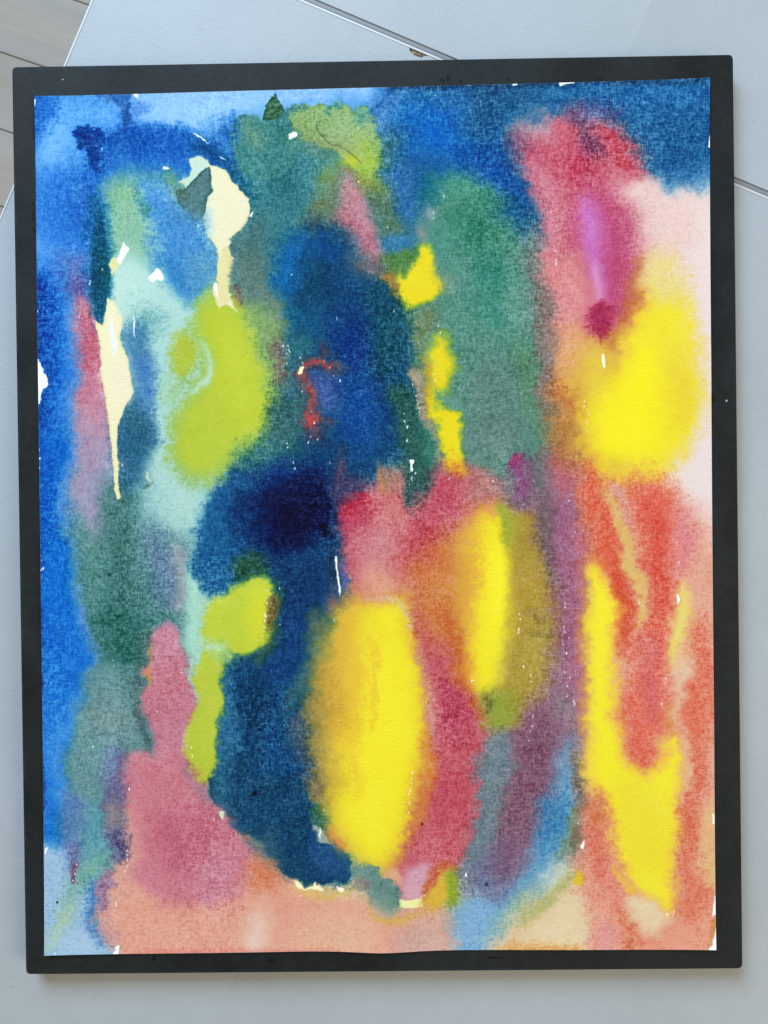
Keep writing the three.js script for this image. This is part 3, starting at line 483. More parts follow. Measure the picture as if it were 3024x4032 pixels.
  ['brown foot', '#a08078', .7, 7, 7, '', '667 1665, 696 1680, 676 1699, 657 1684'],
  ['yellow ochre foot', '#d4b03c', 1, 8, 7, '', '799 1710, 824 1681, 853 1642, 868 1667, 862 1726, 823 1735, 799 1740'],
  ['green foot', '#8fa32e', 1, 6, 6, '', '858 1657, 878 1667, 882 1686, 870 1735, 854 1745, 855 1696'],
  ['red to ochre', '#cf5a4c', .8, 7, 6, '', '794 1715, 844 1647, 863 1627, 853 1657, 823 1696'],
  ['red corner', '#bd2440', 1, 9, 8, '', '638 873, 675 852, 704 870, 694 909, 659 947, 643 927, 633 898'],
  ['red corner wash', '#c44a64', .8, 18, 8, '', '640 888, 694 869, 703 948, 664 1016, 644 976'],
  ['rosy deep', '#c45066', .85, 18, 8, '', '837 803, 900 795, 890 873, 841 921, 816 979, 782 940, 807 871'],
  ['pink light', '#d38d92', .8, 22, 8, '', '684 908, 763 910, 751 1066, 683 1065, 664 987'],
  ['salmon', '#e09e80', .9, 12, 8, '', '685 1016, 752 1008, 751 1086, 702 1085'],
  ['brown rose right', '#b07a74', .8, 12, 8, '', '910 805, 978 835, 982 874, 939 883, 900 853'],
  ['red middle', '#c4484e', .8, 18, 8, '', '772 959, 831 921, 870 961, 859 1029, 800 1048'],
  ['orange middle', '#d2823e', 0.8, 18, 8, '', '830 970, 865 951, 874 1049, 863 1166, 838 1185, 790 1106, 781 1028'],
  ['orange fleck', '#d9883c', .9, 4, 5, '', '715 791, 726 811, 736 851, 730 860, 719 831'],
  ['orange fleck halo', '#a87868', .8, 6, 6, '', '711 782, 734 792, 764 812, 773 851, 734 860, 716 831'],
  ['ochre zone', '#d8a838', 0.9, 18, 8, '', '865 951, 919 898, 948 898, 927 1040, 916 1186, 906 1284, 882 1235, 863 1117'],
  ['ochre red edge', '#c8682e', .8, 8, 8, '', '844 1078, 873 1088, 896 1225, 906 1284, 935 1304, 930 1334, 896 1274, 867 1205'],
  ['ochre right', '#aa923a', 1, 16, 9, '', '982 894, 1045 905, 1059 973, 1083 1032, 1092 1111, 1077 1189, 1072 1257, 1022 1305, 993 1344, 934 1334, 954 1275, 975 1168, 986 992'],
  ['ochre right warm', '#b88f38', 0.5, 16, 9, '', '996 1012, 1073 1032, 1073 1091, 1004 1168, 985 1109'],
  ['brown streaks', '#7a6648', 0.35, 6, 12, '', '1014 1112, 1073 1109, 1082 1125, 1024 1129'],
  ['brown streaks b', '#7a6648', 0.35, 6, 12, '', '1019 1144, 1082 1140, 1092 1162, 1033 1161'],
  ['second yellow', '#eede28', 1, 14, 6, '', '929 901, 973 894, 987 933, 988 1070, 980 1168, 959 1265, 930 1289, 906 1235, 912 1108, 923 991'],
  ['second yellow bright', '#f6e830', .8, 10, 4, '', '957 972, 985 962, 985 1090, 970 1168, 951 1148'],
  ['green dome tip', '#92a238', .9, 9, 6, '', '966 889, 997 889, 994 972, 982 962'],
  ['green under', '#8f9a3a', 1, 10, 8, '', '945 1280, 993 1276, 1007 1344, 968 1373, 942 1344'],
  ['green dark dot', '#5e6030', .6, 6, 6, '', '943 1285, 958 1285, 954 1324, 940 1324'],
  ['grey up', '#70726e', .9, 12, 9, '', '978 826, 1007 797, 1076 788, 1060 876, 1007 885'],
  ['plum right of ochre', '#6e6066', .9, 10, 9, '', '1046 885, 1075 876, 1093 994, 1102 1072, 1083 1052, 1064 974'],
  ['mauve bright', '#b06a8a', 0.9, 16, 8, '', '1085 857, 1124 848, 1137 994, 1141 1287, 1115 1287, 1102 1091'],
  ['pink edge column', '#c06e80', .9, 7, 6, '', '1128 916, 1154 946, 1153 1385, 1134 1385, 1136 1092'],
  ['red top column', '#c4606c', .8, 14, 8, '', '1081 759, 1124 789, 1133 858, 1104 877, 1080 818'],
  ['grey low column', '#90868c', .7, 16, 8, '', '1081 1287, 1125 1287, 1119 1356, 1090 1355'],
  ['maroon low', '#84566e', 0.85, 19, 9, '', '1022 1364, 1080 1345, 1085 1404, 1050 1502, 1000 1609, 976 1540, 1002 1462'],
  ['grey blue', '#75858f', 1, 9, 9, '', '924 1383, 988 1364, 997 1432, 986 1521, 961 1609, 921 1677, 887 1677, 908 1559'],
  ['rose fingers', '#c8606c', .7, 4, 10, '', '894 1480, 933 1471, 913 1500, 942 1520, 903 1559, 922 1579, 893 1618'],
  ['magenta top', '#a92f5e', .95, 6, 7, '', '996 783, 1013 777, 1025 782, 1020 799, 1005 816, 998 804'],
  ['magenta', '#9c4c86', 1, 9, 7, '', '999 804, 1025 787, 1033 845, 1029 867, 1010 862, 1003 828'],
  ['magenta fade', '#86607c', .7, 12, 8, '', '1010 862, 1031 857, 1036 896, 1019 891'],
  ['blue wedge', '#68a0c6', 1, 15, 9, '', '1105 1375, 1127 1405, 1124 1542, 1107 1620, 1063 1678, 999 1737, 940 1785, 861 1824, 857 1755, 941 1707, 1019 1658, 1059 1570, 1079 1463'],
  ['blue wedge deep', '#3680b6', 0.75, 18, 9, '', '1064 1502, 1110 1493, 1103 1581, 1054 1629, 1049 1560'],
  ['blue pale foot', '#82b0d6', 1, 14, 9, '', '854 1735, 950 1707, 989 1736, 940 1815, 900 1914, 842 1913'],
  ['blue violet', '#777c9e', .95, 14, 9, '', '907 1638, 951 1608, 1005 1629, 1004 1707, 931 1721, 902 1696'],
  ['plum violet', '#80607c', .9, 14, 9, '', '951 1608, 1001 1560, 1020 1629, 1000 1678, 951 1677'],
  ['brown strip', '#695f52', .9, 8, 9, '', '1126 1424, 1150 1424, 1149 1522, 1141 1610, 1122 1630, 1112 1610, 1127 1542'],
  ['green strip', '#7c9270', .8, 8, 9, '', '1110 1541, 1130 1522, 1127 1600, 1102 1639, 1093 1630'],
  ['white haze', '#c4d0c8', .8, 12, 7, '', '1058 1668, 1097 1649, 1107 1679, 1068 1698, 1048 1688'],
  ['olive diagonal', '#aeb068', 1, 9, 8, '', '1141 1664, 1111 1698, 1077 1737, 1038 1766, 999 1786, 1028 1747, 1077 1703, 1117 1669'],
  ['green haze', '#8fb8a8', .8, 12, 8, '', '1068 1688, 1038 1737, 969 1785, 940 1785, 999 1727'],
  ['yellow dab', '#d8c020', 1, 4, 5, '', '1131 1654, 1148 1674, 1141 1694, 1124 1691'],
  ['beige foot', '#e2cca4', 1, 16, 7, '', '1018 1786, 1087 1737, 1148 1694, 1152 1916, 978 1924'],
  ['orange base line', '#e09a50', .8, 8, 6, '', '930 1919, 969 1810, 1037 1820, 1154 1821, 1154 1925'],
  ['crimson', '#c85a6c', 1, 15, 9, '', '1062 107, 1140 70, 1227 80, 1284 199, 1236 218, 1244 334, 1282 403, 1272 461, 1243 499, 1185 523, 1166 459, 1147 390, 1118 331, 1100 253, 1066 194'],
  ['crimson hot', '#c23c4e', 0.75, 14, 10, '', '1188 100, 1246 111, 1284 199, 1269 209, 1236 169, 1188 158'],
  ['crimson hot b', '#c03450', .9, 12, 10, '', '1135 138, 1173 119, 1183 168, 1148 216, 1129 196'],
  ['crimson left', '#bf4866', .8, 14, 10, '', '1033 106, 1081 127, 1071 253, 1051 242, 1033 164'],
  ['plum streak', '#533a62', 0.65, 11, 10, '', '1140 60, 1161 90, 1183 119, 1192 168, 1173 158, 1149 109'],
  ['dusk edge top', '#4c5488', .9, 9, 9, '', '1092 44, 1237 38, 1241 84, 1198 83, 1155 60'],
  ['plum puff', '#7a5072', .8, 8, 8, '', '1123 55, 1155 43, 1161 82, 1130 81'],
  ['pale top left', '#c3a0aa', 0.75, 15, 9, '', '1004 86, 1072 68, 1101 80, 1091 117, 1043 126, 1009 115'],
  ['dusk left', '#88526c', 0.7, 13, 10, '', '996 105, 1043 116, 1042 155, 1013 173, 999 144'],
  ['pink lower left', '#d07d8c', .9, 12, 10, '', '1028 154, 1100 185, 1129 283, 1099 370, 1065 330, 1051 242'],
  ['pale right of crimson', '#e4c2ba', 1, 14, 10, '', '1236 208, 1313 210, 1342 249, 1390 231, 1389 376, 1292 355, 1254 296'],
  ['pale speckle', '#d8a0a4', .7, 16, 10, '', '1197 188, 1255 199, 1293 335, 1263 374, 1225 295'],
  ['stem rose', '#c4527e', .95, 17, 8, '', '1143 235, 1187 207, 1226 256, 1249 334, 1255 422, 1233 470, 1199 499, 1180 508, 1171 459, 1166 391, 1146 313'],
  ['violet stem', '#d07cc4', 1, 13, 6, '', '1140 245, 1170 240, 1194 294, 1199 372, 1195 440, 1179 474, 1166 410, 1147 342'],
  ['lavender stem', '#dc9cc4', 0.9, 9, 5, '', '1174 372, 1192 391, 1195 450, 1187 489, 1175 469'],
  ['rust edge', '#c26a48', .95, 8, 9, '', '1261 354, 1285 374, 1280 432, 1264 490, 1238 519, 1228 553, 1194 571, 1228 509, 1255 441'],
  ['salmon left', '#dc8a8c', .95, 12, 9, '', '1065 359, 1138 351, 1164 410, 1171 498, 1126 546, 1092 535, 1079 457'],
  ['grey left', '#86706a', .95, 11, 9, '', '1052 408, 1093 438, 1102 526, 1087 652, 1066 739, 1058 603'],
  ['salmon ochre', '#dfa36c', 0.9, 16, 9, '', '1097 516, 1165 508, 1175 566, 1126 604, 1097 584'],
  ['tip crimson', '#b02c54', 1, 7, 5, '', '1170 469, 1195 464, 1212 491, 1212 522, 1198 539, 1186 545, 1169 523'],
  ['tip upper', '#bb3e60', 0.7, 7, 8, '', '1185 479, 1219 470, 1228 489, 1214 499, 1194 503'],
  ['rust ochre', '#c88c3c', 0.8, 14, 10, '', '1184 547, 1243 509, 1262 529, 1232 606, 1222 664, 1203 654, 1213 596'],
  ['rust streak', '#bb6a40', 0.7, 13, 10, '', '1087 613, 1125 643, 1149 682, 1139 702, 1111 682, 1091 652'],
  ['brown low left', '#ab7440', 0.75, 17, 10, '', '1069 681, 1125 701, 1139 760, 1110 799, 1081 779'],
  ['yellow left', '#dfc438', 0.9, 16, 9, '', '1170 556, 1199 567, 1205 645, 1183 693, 1159 683, 1157 624'],
  ['yellow big', '#ead62e', 1, 18, 9, '', '1292 423, 1340 424, 1383 502, 1399 610, 1396 707, 1371 774, 1322 822, 1259 845, 1202 815, 1151 770, 1152 712, 1179 664, 1213 625, 1237 567, 1267 500'],
  ['yellow pale top', '#e4cf80', 1, 16, 9, '', '1285 355, 1350 356, 1374 454, 1320 472, 1287 452'],
  ['yellow core', '#f2e222', 1, 22, 7, '', '1242 606, 1286 549, 1329 598, 1343 686, 1308 773, 1231 801, 1173 771, 1178 712, 1212 674'],
  ['yellow ochre right', '#ddbf3e', 0.6, 22, 9, '', '1329 550, 1387 600, 1376 716, 1328 725, 1319 627'],
  ['yellow foot', '#e0c040', .9, 9, 9, '', '1192 790, 1250 806, 1318 802, 1269 855, 1230 850'],
  ['pale veil', '#e4d2cf', 1, 18, 6, '', '1413 299, 1507 291, 1503 863, 1385 901, 1356 842, 1405 726, 1418 571'],
  ['red left stroke', '#e2684c', 1, 15, 9, '', '1139 809, 1192 834, 1206 878, 1225 947, 1244 1006, 1262 1094, 1259 1191, 1237 1211, 1213 1132, 1209 1054, 1181 1005, 1156 985, 1154 897'],
  ['red left deep', '#d4492e', 0.7, 12, 9, '', '1214 1015, 1243 1045, 1257 1172, 1242 1211, 1223 1122'],
  ['red right stroke', '#e46c58', 1, 17, 10, '', '1240 850, 1279 831, 1327 830, 1346 881, 1350 949, 1335 1056, 1335 1134, 1329 1212, 1333 1290, 1313 1387, 1284 1450, 1254 1445, 1231 1386, 1227 1289, 1256 1211, 1286 1162, 1292 1065, 1273 977, 1254 908'],
  ['red right deep', '#dc4c3c', 0.6, 18, 9, '', '1279 870, 1327 890, 1326 1046, 1315 1192, 1291 1172, 1297 1036, 1283 938'],
  ['red right soft', '#dd8288', .9, 14, 10, '', '1337 871, 1375 901, 1394 940, 1379 1027, 1340 1037'],
  ['rose inside', '#d4707c', .8, 14, 9, '', '1276 1172, 1305 1172, 1294 1348, 1270 1328'],
  ['pale between', '#dcb46a', 1, 7, 9, '', '1193 851, 1209 855, 1235 928, 1258 986, 1282 1036, 1284 1094, 1271 1162, 1257 1123, 1260 1064, 1229 986, 1208 917'],
  ['pale between rose', '#d8988a', .8, 7, 9, '', '1211 849, 1240 850, 1251 918, 1239 937'],
  ['yellow column', '#efe22e', 1, 13, 7, '', '1157 1034, 1169 1008, 1186 1013, 1198 1054, 1211 1083, 1223 1127, 1213 1171, 1210 1249, 1213 1347, 1230 1425, 1259 1453, 1303 1446, 1323 1387, 1347 1378, 1351 1437, 1346 1544, 1332 1632, 1328 1700, 1330 1744, 1305 1747, 1286 1715, 1248 1698, 1216 1641, 1197 1572, 1191 1523, 1159 1483, 1153 1385, 1154 1190'],
  ['yellow column warm', '#e8d436', .8, 18, 8, '', '1196 1464, 1322 1475, 1331 1583, 1311 1681, 1243 1660, 1215 1572'],
  ['orange below red', '#d98a4a', .7, 7, 9, '', '1318 1329, 1343 1290, 1347 1378, 1323 1387'],
  ['orange strip right', '#e2745a', 1, 14, 10, '', '1375 1144, 1410 1140, 1416 1242, 1418 1350, 1400 1447, 1381 1427, 1371 1388, 1350 1349, 1353 1271, 1373 1222'],
  ['orange strip low', '#e06e54', 1, 14, 10, '', '1376 1417, 1400 1427, 1395 1486, 1380 1564, 1384 1632, 1360 1632, 1349 1564, 1356 1525, 1371 1476'],
  ['yellow pale strip', '#e4cf6a', 1, 8, 9, '', '1340 1075, 1364 1047, 1378 1096, 1373 1154, 1353 1212, 1338 1251, 1334 1173'],
  ['beige right', '#e0c4a4', 1, 9, 9, '', '1348 1217, 1368 1207, 1372 1242, 1353 1290, 1344 1368, 1338 1310'],
  ['beige right low', '#e2b89c', .9, 8, 9, '', '1352 1388, 1371 1378, 1370 1486, 1356 1505'],
  ['orange mass', '#e28a74', 1, 16, 9, '', '1145 1503, 1186 1513, 1197 1572, 1219 1631, 1228 1690, 1252 1719, 1223 1768, 1184 1777, 1160 1728, 1142 1630'],
  ['orange mass deep', '#d96450', .8, 10, 10, '', '1156 1581, 1185 1572, 1194 1660, 1165 1679'],
  ['orange top mass', '#d98054', .8, 10, 10, '', '1149 1498, 1186 1513, 1185 1572, 1156 1571'],
  ['bottom salmon', '#e59a80', 1, 14, 9, '', '1153 1738, 1223 1739, 1281 1788, 1339 1769, 1359 1681, 1408 1681, 1486 1927, 1150 1925'],
  ['bottom pink', '#e09c98', .9, 12, 8, '', '1155 1777, 1213 1768, 1232 1916, 1152 1921'],
  ['right tan', '#e2b582', 1, 10, 9, '', '1392 1515, 1488 1486, 1489 1711, 1398 1711, 1384 1632'],
  ['right salmon', '#e07c62', .9, 14, 10, '', '1350 1632, 1379 1613, 1398 1740, 1378 1789, 1339 1740'],
  ['beige hollow', '#e2caa2', 1, 8, 8, '', '1228 1709, 1281 1715, 1305 1744, 1329 1769, 1290 1793, 1252 1778'],
  ['yellow hook', '#e3b83a', .9, 5, 6, '', '1204 1640, 1228 1680, 1257 1705, 1233 1704, 1214 1675'],
  ['red speckle', '#d0502f', 0.3, 8, 12, '', '1218 1738, 1244 1768, 1256 1817, 1242 1827, 1232 1788'],
  ['white corner a', '#fbfbf8', 1, 1, 2, '', '1423 1711, 1418 1716, 1413 1758, 1418 1753, 1486 1760, 1487 1711'],
  ['white corner b', '#fbfbf8', 1, 1, 2, '', '1486 1765, 1422 1779, 1414 1820, 1405 1827, 1403 1896, 1491 1896'],
  ['tan corner', '#c98e50', .7, 3, 3, '', '1414 1755, 1422 1765, 1418 1789, 1411 1820, 1399 1828, 1412 1799'],
  ['white right sliver', '#fbfbf8', 1, 1, 1, '', '1417 1540, 1421 1545, 1421 1564, 1418 1564'],
  ['peach main', '#e2a18c', 1, 14, 9, '', '159 1650, 232 1700, 341 1731, 460 1673, 548 1703, 666 1724, 744 1759, 862 1745, 866 1923, 126 1918, 137 1769, 113 1729, 129 1670'],
  ['pink main', '#d07f8c', 1, 16, 10, '', '178 1413, 236 1384, 295 1424, 363 1514, 422 1593, 441 1633, 401 1702, 331 1731, 252 1730, 193 1670, 172 1571'],
  ['pink main deep', '#c4647a', .8, 18, 10, '', '234 1532, 334 1504, 377 1563, 352 1642, 253 1671'],
  ['pink violet', '#cd8a9e', .7, 18, 9, '', '342 1602, 411 1623, 381 1721, 301 1730'],
  ['peach left', '#dba092', .9, 10, 9, '', '173 1492, 200 1512, 203 1670, 153 1729, 128 1759, 123 1699, 166 1640'],
  ['orange patch', '#da8560', .9, 12, 9, '', '441 1633, 490 1624, 514 1663, 489 1693, 430 1692'],
  ['light patch', '#e4cab8', .9, 16, 8, '', '455 1722, 479 1771, 458 1891, 399 1890, 430 1761'],
  ['peach pale', '#e2b496', .8, 22, 8, '', '538 1733, 715 1754, 714 1902, 517 1901'],
  ['mauve peach', '#cfa79c', .9, 16, 8, '', '735 1759, 857 1755, 856 1913, 773 1918'],
  ['rose base line', '#dd7c6c', 0.4, 5, 4, '', '152 1813, 459 1819, 734 1828, 734 1917, 151 1913'],
  ['yellow under shard', '#e2c06a', .8, 8, 7, '', '529 1688, 598 1699, 657 1689, 657 1704, 578 1718, 534 1708'],
  ['yellow link', '#d4b050', .7, 6, 6, '', '686 1714, 705 1759, 754 1749, 813 1740, 754 1769, 695 1768'],
  ['blue pale left', '#9abcda', 1, 10, 9, '', '-84 1554, 42 1592, 66 1641, 58 1690, 98 1678, 109 1720, 107 1752, 126 1789, 150 1814, 145 1903, -88 1902'],
  ['blue left edge low', '#2a7cd6', .9, 7, 6, '', '-83 1443, 12 1444, 13 1505, 5 1567, -85 1581'],
  ['blue violet stripe', '#5d7dc2', .9, 14, 9, '', '51 1481, 90 1506, 84 1592, 76 1631, 64 1638, 44 1611, 47 1555'],
  ['violet tip', '#7a6aa0', .8, 9, 7, '', '47 1601, 71 1592, 71 1641, 58 1646'],
  ['teal stripe low', '#62a0b0', 1, 13, 9, '', '85 1506, 132 1502, 140 1592, 137 1632, 107 1671, 78 1690, 65 1680, 78 1629'],
  ['green haze low', '#83b49e', .9, 14, 8, '', '78 1646, 118 1617, 128 1637, 98 1671, 63 1702, 45 1759, 20 1776, 40 1709'],
  ['yellow streak', '#b3cba4', .9, 10, 7, '', '48 1727, 62 1734, 37 1783, 19 1813, 6 1820, 7 1800, 30 1754'],
  ['blue dark edge', '#3f7ac2', .9, 9, 8, '', '93 1676, 102 1700, 114 1730, 109 1764, 131 1801, 111 1796, 99 1752, 87 1705'],
  ['violet strip low', '#68688f', .95, 9, 10, '', '135 1460, 176 1460, 173 1605, 157 1637, 140 1627, 138 1583, 131 1519'],
  ['tan patch', '#a3958c', .8, 9, 9, '', '142 1494, 171 1509, 166 1549, 138 1561, 131 1543'],
  ['violet dark low', '#4c4472', .7, 9, 10, '', '143 1578, 175 1573, 173 1608, 155 1622'],
  ['mauve puff', '#a0809e', .95, 7, 10, '', '113 1661, 137 1654, 147 1678, 132 1710, 136 1728, 117 1725, 100 1705'],
  ['peach puff', '#cf9c9c', .8, 8, 10, '', '114 1735, 151 1730, 155 1789, 140 1801, 111 1769'],
  ['pale hazes', '#b4cde2', 0.6, 14, 7, '', '42 1776, 96 1784, 106 1818, 32 1823'],
  ['maroon stroke', '#8a3a58', .9, 3, 4, '', '61 1636, 68 1636, 66 1653, 62 1676, 57 1676, 58 1656'],
  ['white spot low', '#fafcff', 1, 1, 4, '', '148 1806, 155 1809, 156 1826, 144 1830, 143 1823, 148 1819'],
  ['black dot', '#14181c', 1, .8, 1, '', '24 1715, 29 1715, 29 1718, 25 1719'],
  ['cream shard', '#f4efbc', 1, 1, 3, '', '528 1676, 535 1678, 543 1681, 551 1691, 569 1691, 573 1676, 576 1686, 584 1689, 591 1692, 591 1696, 541 1695, 535 1691'],
  ['cream shard b', '#f6efcf', 1, 1, 3, '', '621 1686, 629 1689, 640 1692, 635 1700, 629 1701, 623 1694'],
  ['white shard c', '#f6fafa', 1, 1, 3, '', '592 1562, 593 1568, 588 1580, 586 1586, 584 1577, 588 1568'],
  ['mint shard', '#c9e0b4', 1, 1.5, 3, '', '368 1527, 382 1527, 379 1542, 374 1539'],
  ['white bar', '#fafaf4', 1, 1, 2, '', '626 986, 630 987, 636 1060, 634 1071, 632 1062'],
  ['white dash b', '#fafaf6', 1, 1, 2, '', '781 787, 787 784, 795 786, 790 795, 792 811, 787 811, 785 796'],
  ['white blob', '#f2f1e4', 1, 1.2, 3, '', '534 93, 540 90, 549 89, 550 99, 537 104, 534 102'],
  ['white dash c', '#fafaf4', 1, 1, 2, '', '1190 571, 1195 571, 1199 593, 1196 601, 1192 589'],
  ['white dash d', '#fafaf4', 1, 1, 2, '', '1347 1075, 1351 1088, 1346 1099, 1343 1089'],
  ['white dash e', '#fafaf4', 1, 1, 2, '', '1146 1594, 1147 1603, 1143 1614, 1137 1614, 1141 1603'],
  ['white foot chip', '#fdf6ea', 1, 1, 2, '', '894 1668, 899 1662, 899 1671, 895 1672'],
  ['white side', '#f4f8fb', 1, 1, 2, '', '3 1601, 11 1599, 8 1603, 4 1613, 2 1611'],
  ['white tl', '#f4f8fb', 1, 1, 2, '', '0 9, 4 6, 2 21, 0 23'],
  ['white top a', '#f2f7fb', 1, 1, 3, '', '201 -64, 220 -1, 220 6, 210 1'],
  ['white streak top a', '#eef4f6', 1, 1, 4, '', '332 87, 346 91, 368 107, 353 102'],
  ['white streak top b', '#d8e6ec', 1, 1, 3, '', '389 133, 401 143, 402 147, 394 141'],
  ['white streak top c', '#eef4e8', 1, 1, 5, '', '264 162, 272 157, 286 160, 280 163'],
  ['white blob vase', '#f2f4f2', 1, 1, 3, '', '450 263, 456 255, 462 253, 455 265'],
  ['white neck', '#f2f4f2', 1, 1, 3, '', '373 405, 378 405, 382 416, 385 430, 384 437, 380 423, 374 413'],
  ['pooled rim top', '#10375e', .5, 3, 4, '', '752 1, 840 -66, 966 1, 1102 -61, 1295 1, 1485 0, 1485 7, 1295 8, 1102 7, 966 9, 840 4, 762 9'],
  ['pooled rim left', '#0a389a', .5, 4, 3, '', '-84 768, 2 769, 1 1272, 6 1569, -94 1569'],
  ['pooled rim right', '#123c66', .6, 3, 3, '', '1418 4, 1495 5, 1493 203, 1418 203'],
  ['white sliver a', '#f6f9fb', 1, 1, 3, '', '995 -77, 1029 -76, 1019 0, 1007 2'],
  ['white sliver b', '#f6f9fb', 1, 1, 3, '', '1090 -74, 1146 -73, 1139 1, 1116 2, 1102 3'],
  ['white sliver c', '#f6f9fb', 1, 1, 2, '', '1421 118, 1494 116, 1494 153, 1421 147'],
  ['white sliver d', '#f6f9fb', 1, 1, 2, '', '1420 -70, 1495 -70, 1495 11, 1421 9'],
  ['white sliver e', '#e8f2fa', .8, 1, 3, '', '874 -75, 966 -72, 947 1, 893 0'],
  ['red drip dot', '#6a2020', .9, 1.2, 1, '', '802 1554, 807 1554, 807 1560, 803 1560'],
  ['dark dot a', '#1c3a52', .8, 2.5, 1, '', '933 1686, 942 1681, 942 1690, 936 1691'],
  ['dark dot b', '#14403c', .8, 3, 1, '', '141 1013, 149 1014, 148 1022, 142 1021'],
  ['dark dot c', '#14403c', .8, 3, 1, '', '120 1017, 127 1019, 126 1024, 121 1024'],
  ['dark dot d', '#143a38', .7, 4, 1, '', '158 1104, 167 1105, 166 1113, 159 1112'],
  ['dark dot e', '#7a1f28', .8, 2, 1, '', '759 862, 764 863, 764 867, 760 867']
];
const FLECKS = [
  '128 107, 141 115, 274 225, 343 281, 349 289, 108 314, 249 348, 113 393, 113 396, 111 400, 120 478, 120 483, 89 469, 1 456',
  '139 369, 0 749, 1 768, 0 788, 176 786, 177 798, 177 813, 2 986, 1 1006, 5 1003, 2 1020, 152 1201, 153 1214, 297 1223',
  '297 1229, 107 1385, 110 1372, 316 1389, 318 1406, 226 1306, 244 1312, 183 1476, 69 1636, 67 1646, 65 1656, 61 1670, 177 1609, 177 1617',
  '177 1628, 176 1642, 172 1652, 152 1719, 153 1723, 151 1726, 22 1825, 683 197, 344 281, 349 289, 540 389, 634 484, 530 540, 531 548',
  '527 555, 534 553, 520 540, 510 552, 527 577, 556 566, 561 577, 607 573, 618 588, 626 605, 640 616, 579 680, 584 704, 559 637',
  '526 746, 576 733, 591 739, 571 745, 525 746, 527 755, 539 786, 542 800, 616 788, 480 1058, 479 1074, 480 1084, 476 1106, 477 1113',
  '475 1122, 617 1035, 622 1121, 507 1053, 476 1109, 474 1135, 472 1143, 470 1155, 507 1130, 622 1122, 317 1389, 318 1406, 345 1542, 362 1543',
  '596 1526, 433 1756, 544 1708, 541 1693, 840 265, 840 277, 862 231, 743 294, 848 504, 852 519, 838 606, 841 619, 847 640, 800 651',
  '802 660, 804 667, 806 677, 807 685, 774 688, 775 704, 781 716, 780 745, 755 471, 793 627, 874 423, 780 745, 785 812, 789 824',
  '790 830, 784 838, 797 814, 868 826, 960 834, 959 879, 1013 1115, 1015 1126, 1026 1043, 1013 1116, 1015 1126, 1012 1148, 1011 1155, 912 1255',
  '918 1254, 1036 1245, 1037 1258, 1021 1226, 1040 1332, 1039 1352, 1034 1364, 1031 1383, 784 1448, 782 1470, 781 1483, 777 1492, 779 1487, 783 1461',
  '782 1471, 780 1482, 777 1493, 778 1514, 801 1713, 807 1710, 896 1683, 776 1533, 1093 333, 1093 340, 1096 352, 1097 378, 1097 371, 1097 381',
  '1155 669, 1154 679, 1161 688, 1164 697, 1159 711, 1159 731, 1120 878, 1132 945, 1348 969, 1348 976, 1350 1013, 1110 1094, 1110 1102, 1267 1096',
  '1271 1112, 1274 1101, 1107 1144, 1109 1154, 1118 1166, 1105 1180, 1106 1197, 1106 1212, 1112 1200, 1108 1239, 1119 1251, 1113 1269, 1112 1290, 1126 1301',
  '1128 1306, 1321 1255, 1320 1266, 1312 1309, 1133 1560, 1146 1689, 1300 1748, 1320 1754, 1334 1747, 1332 1755'
];
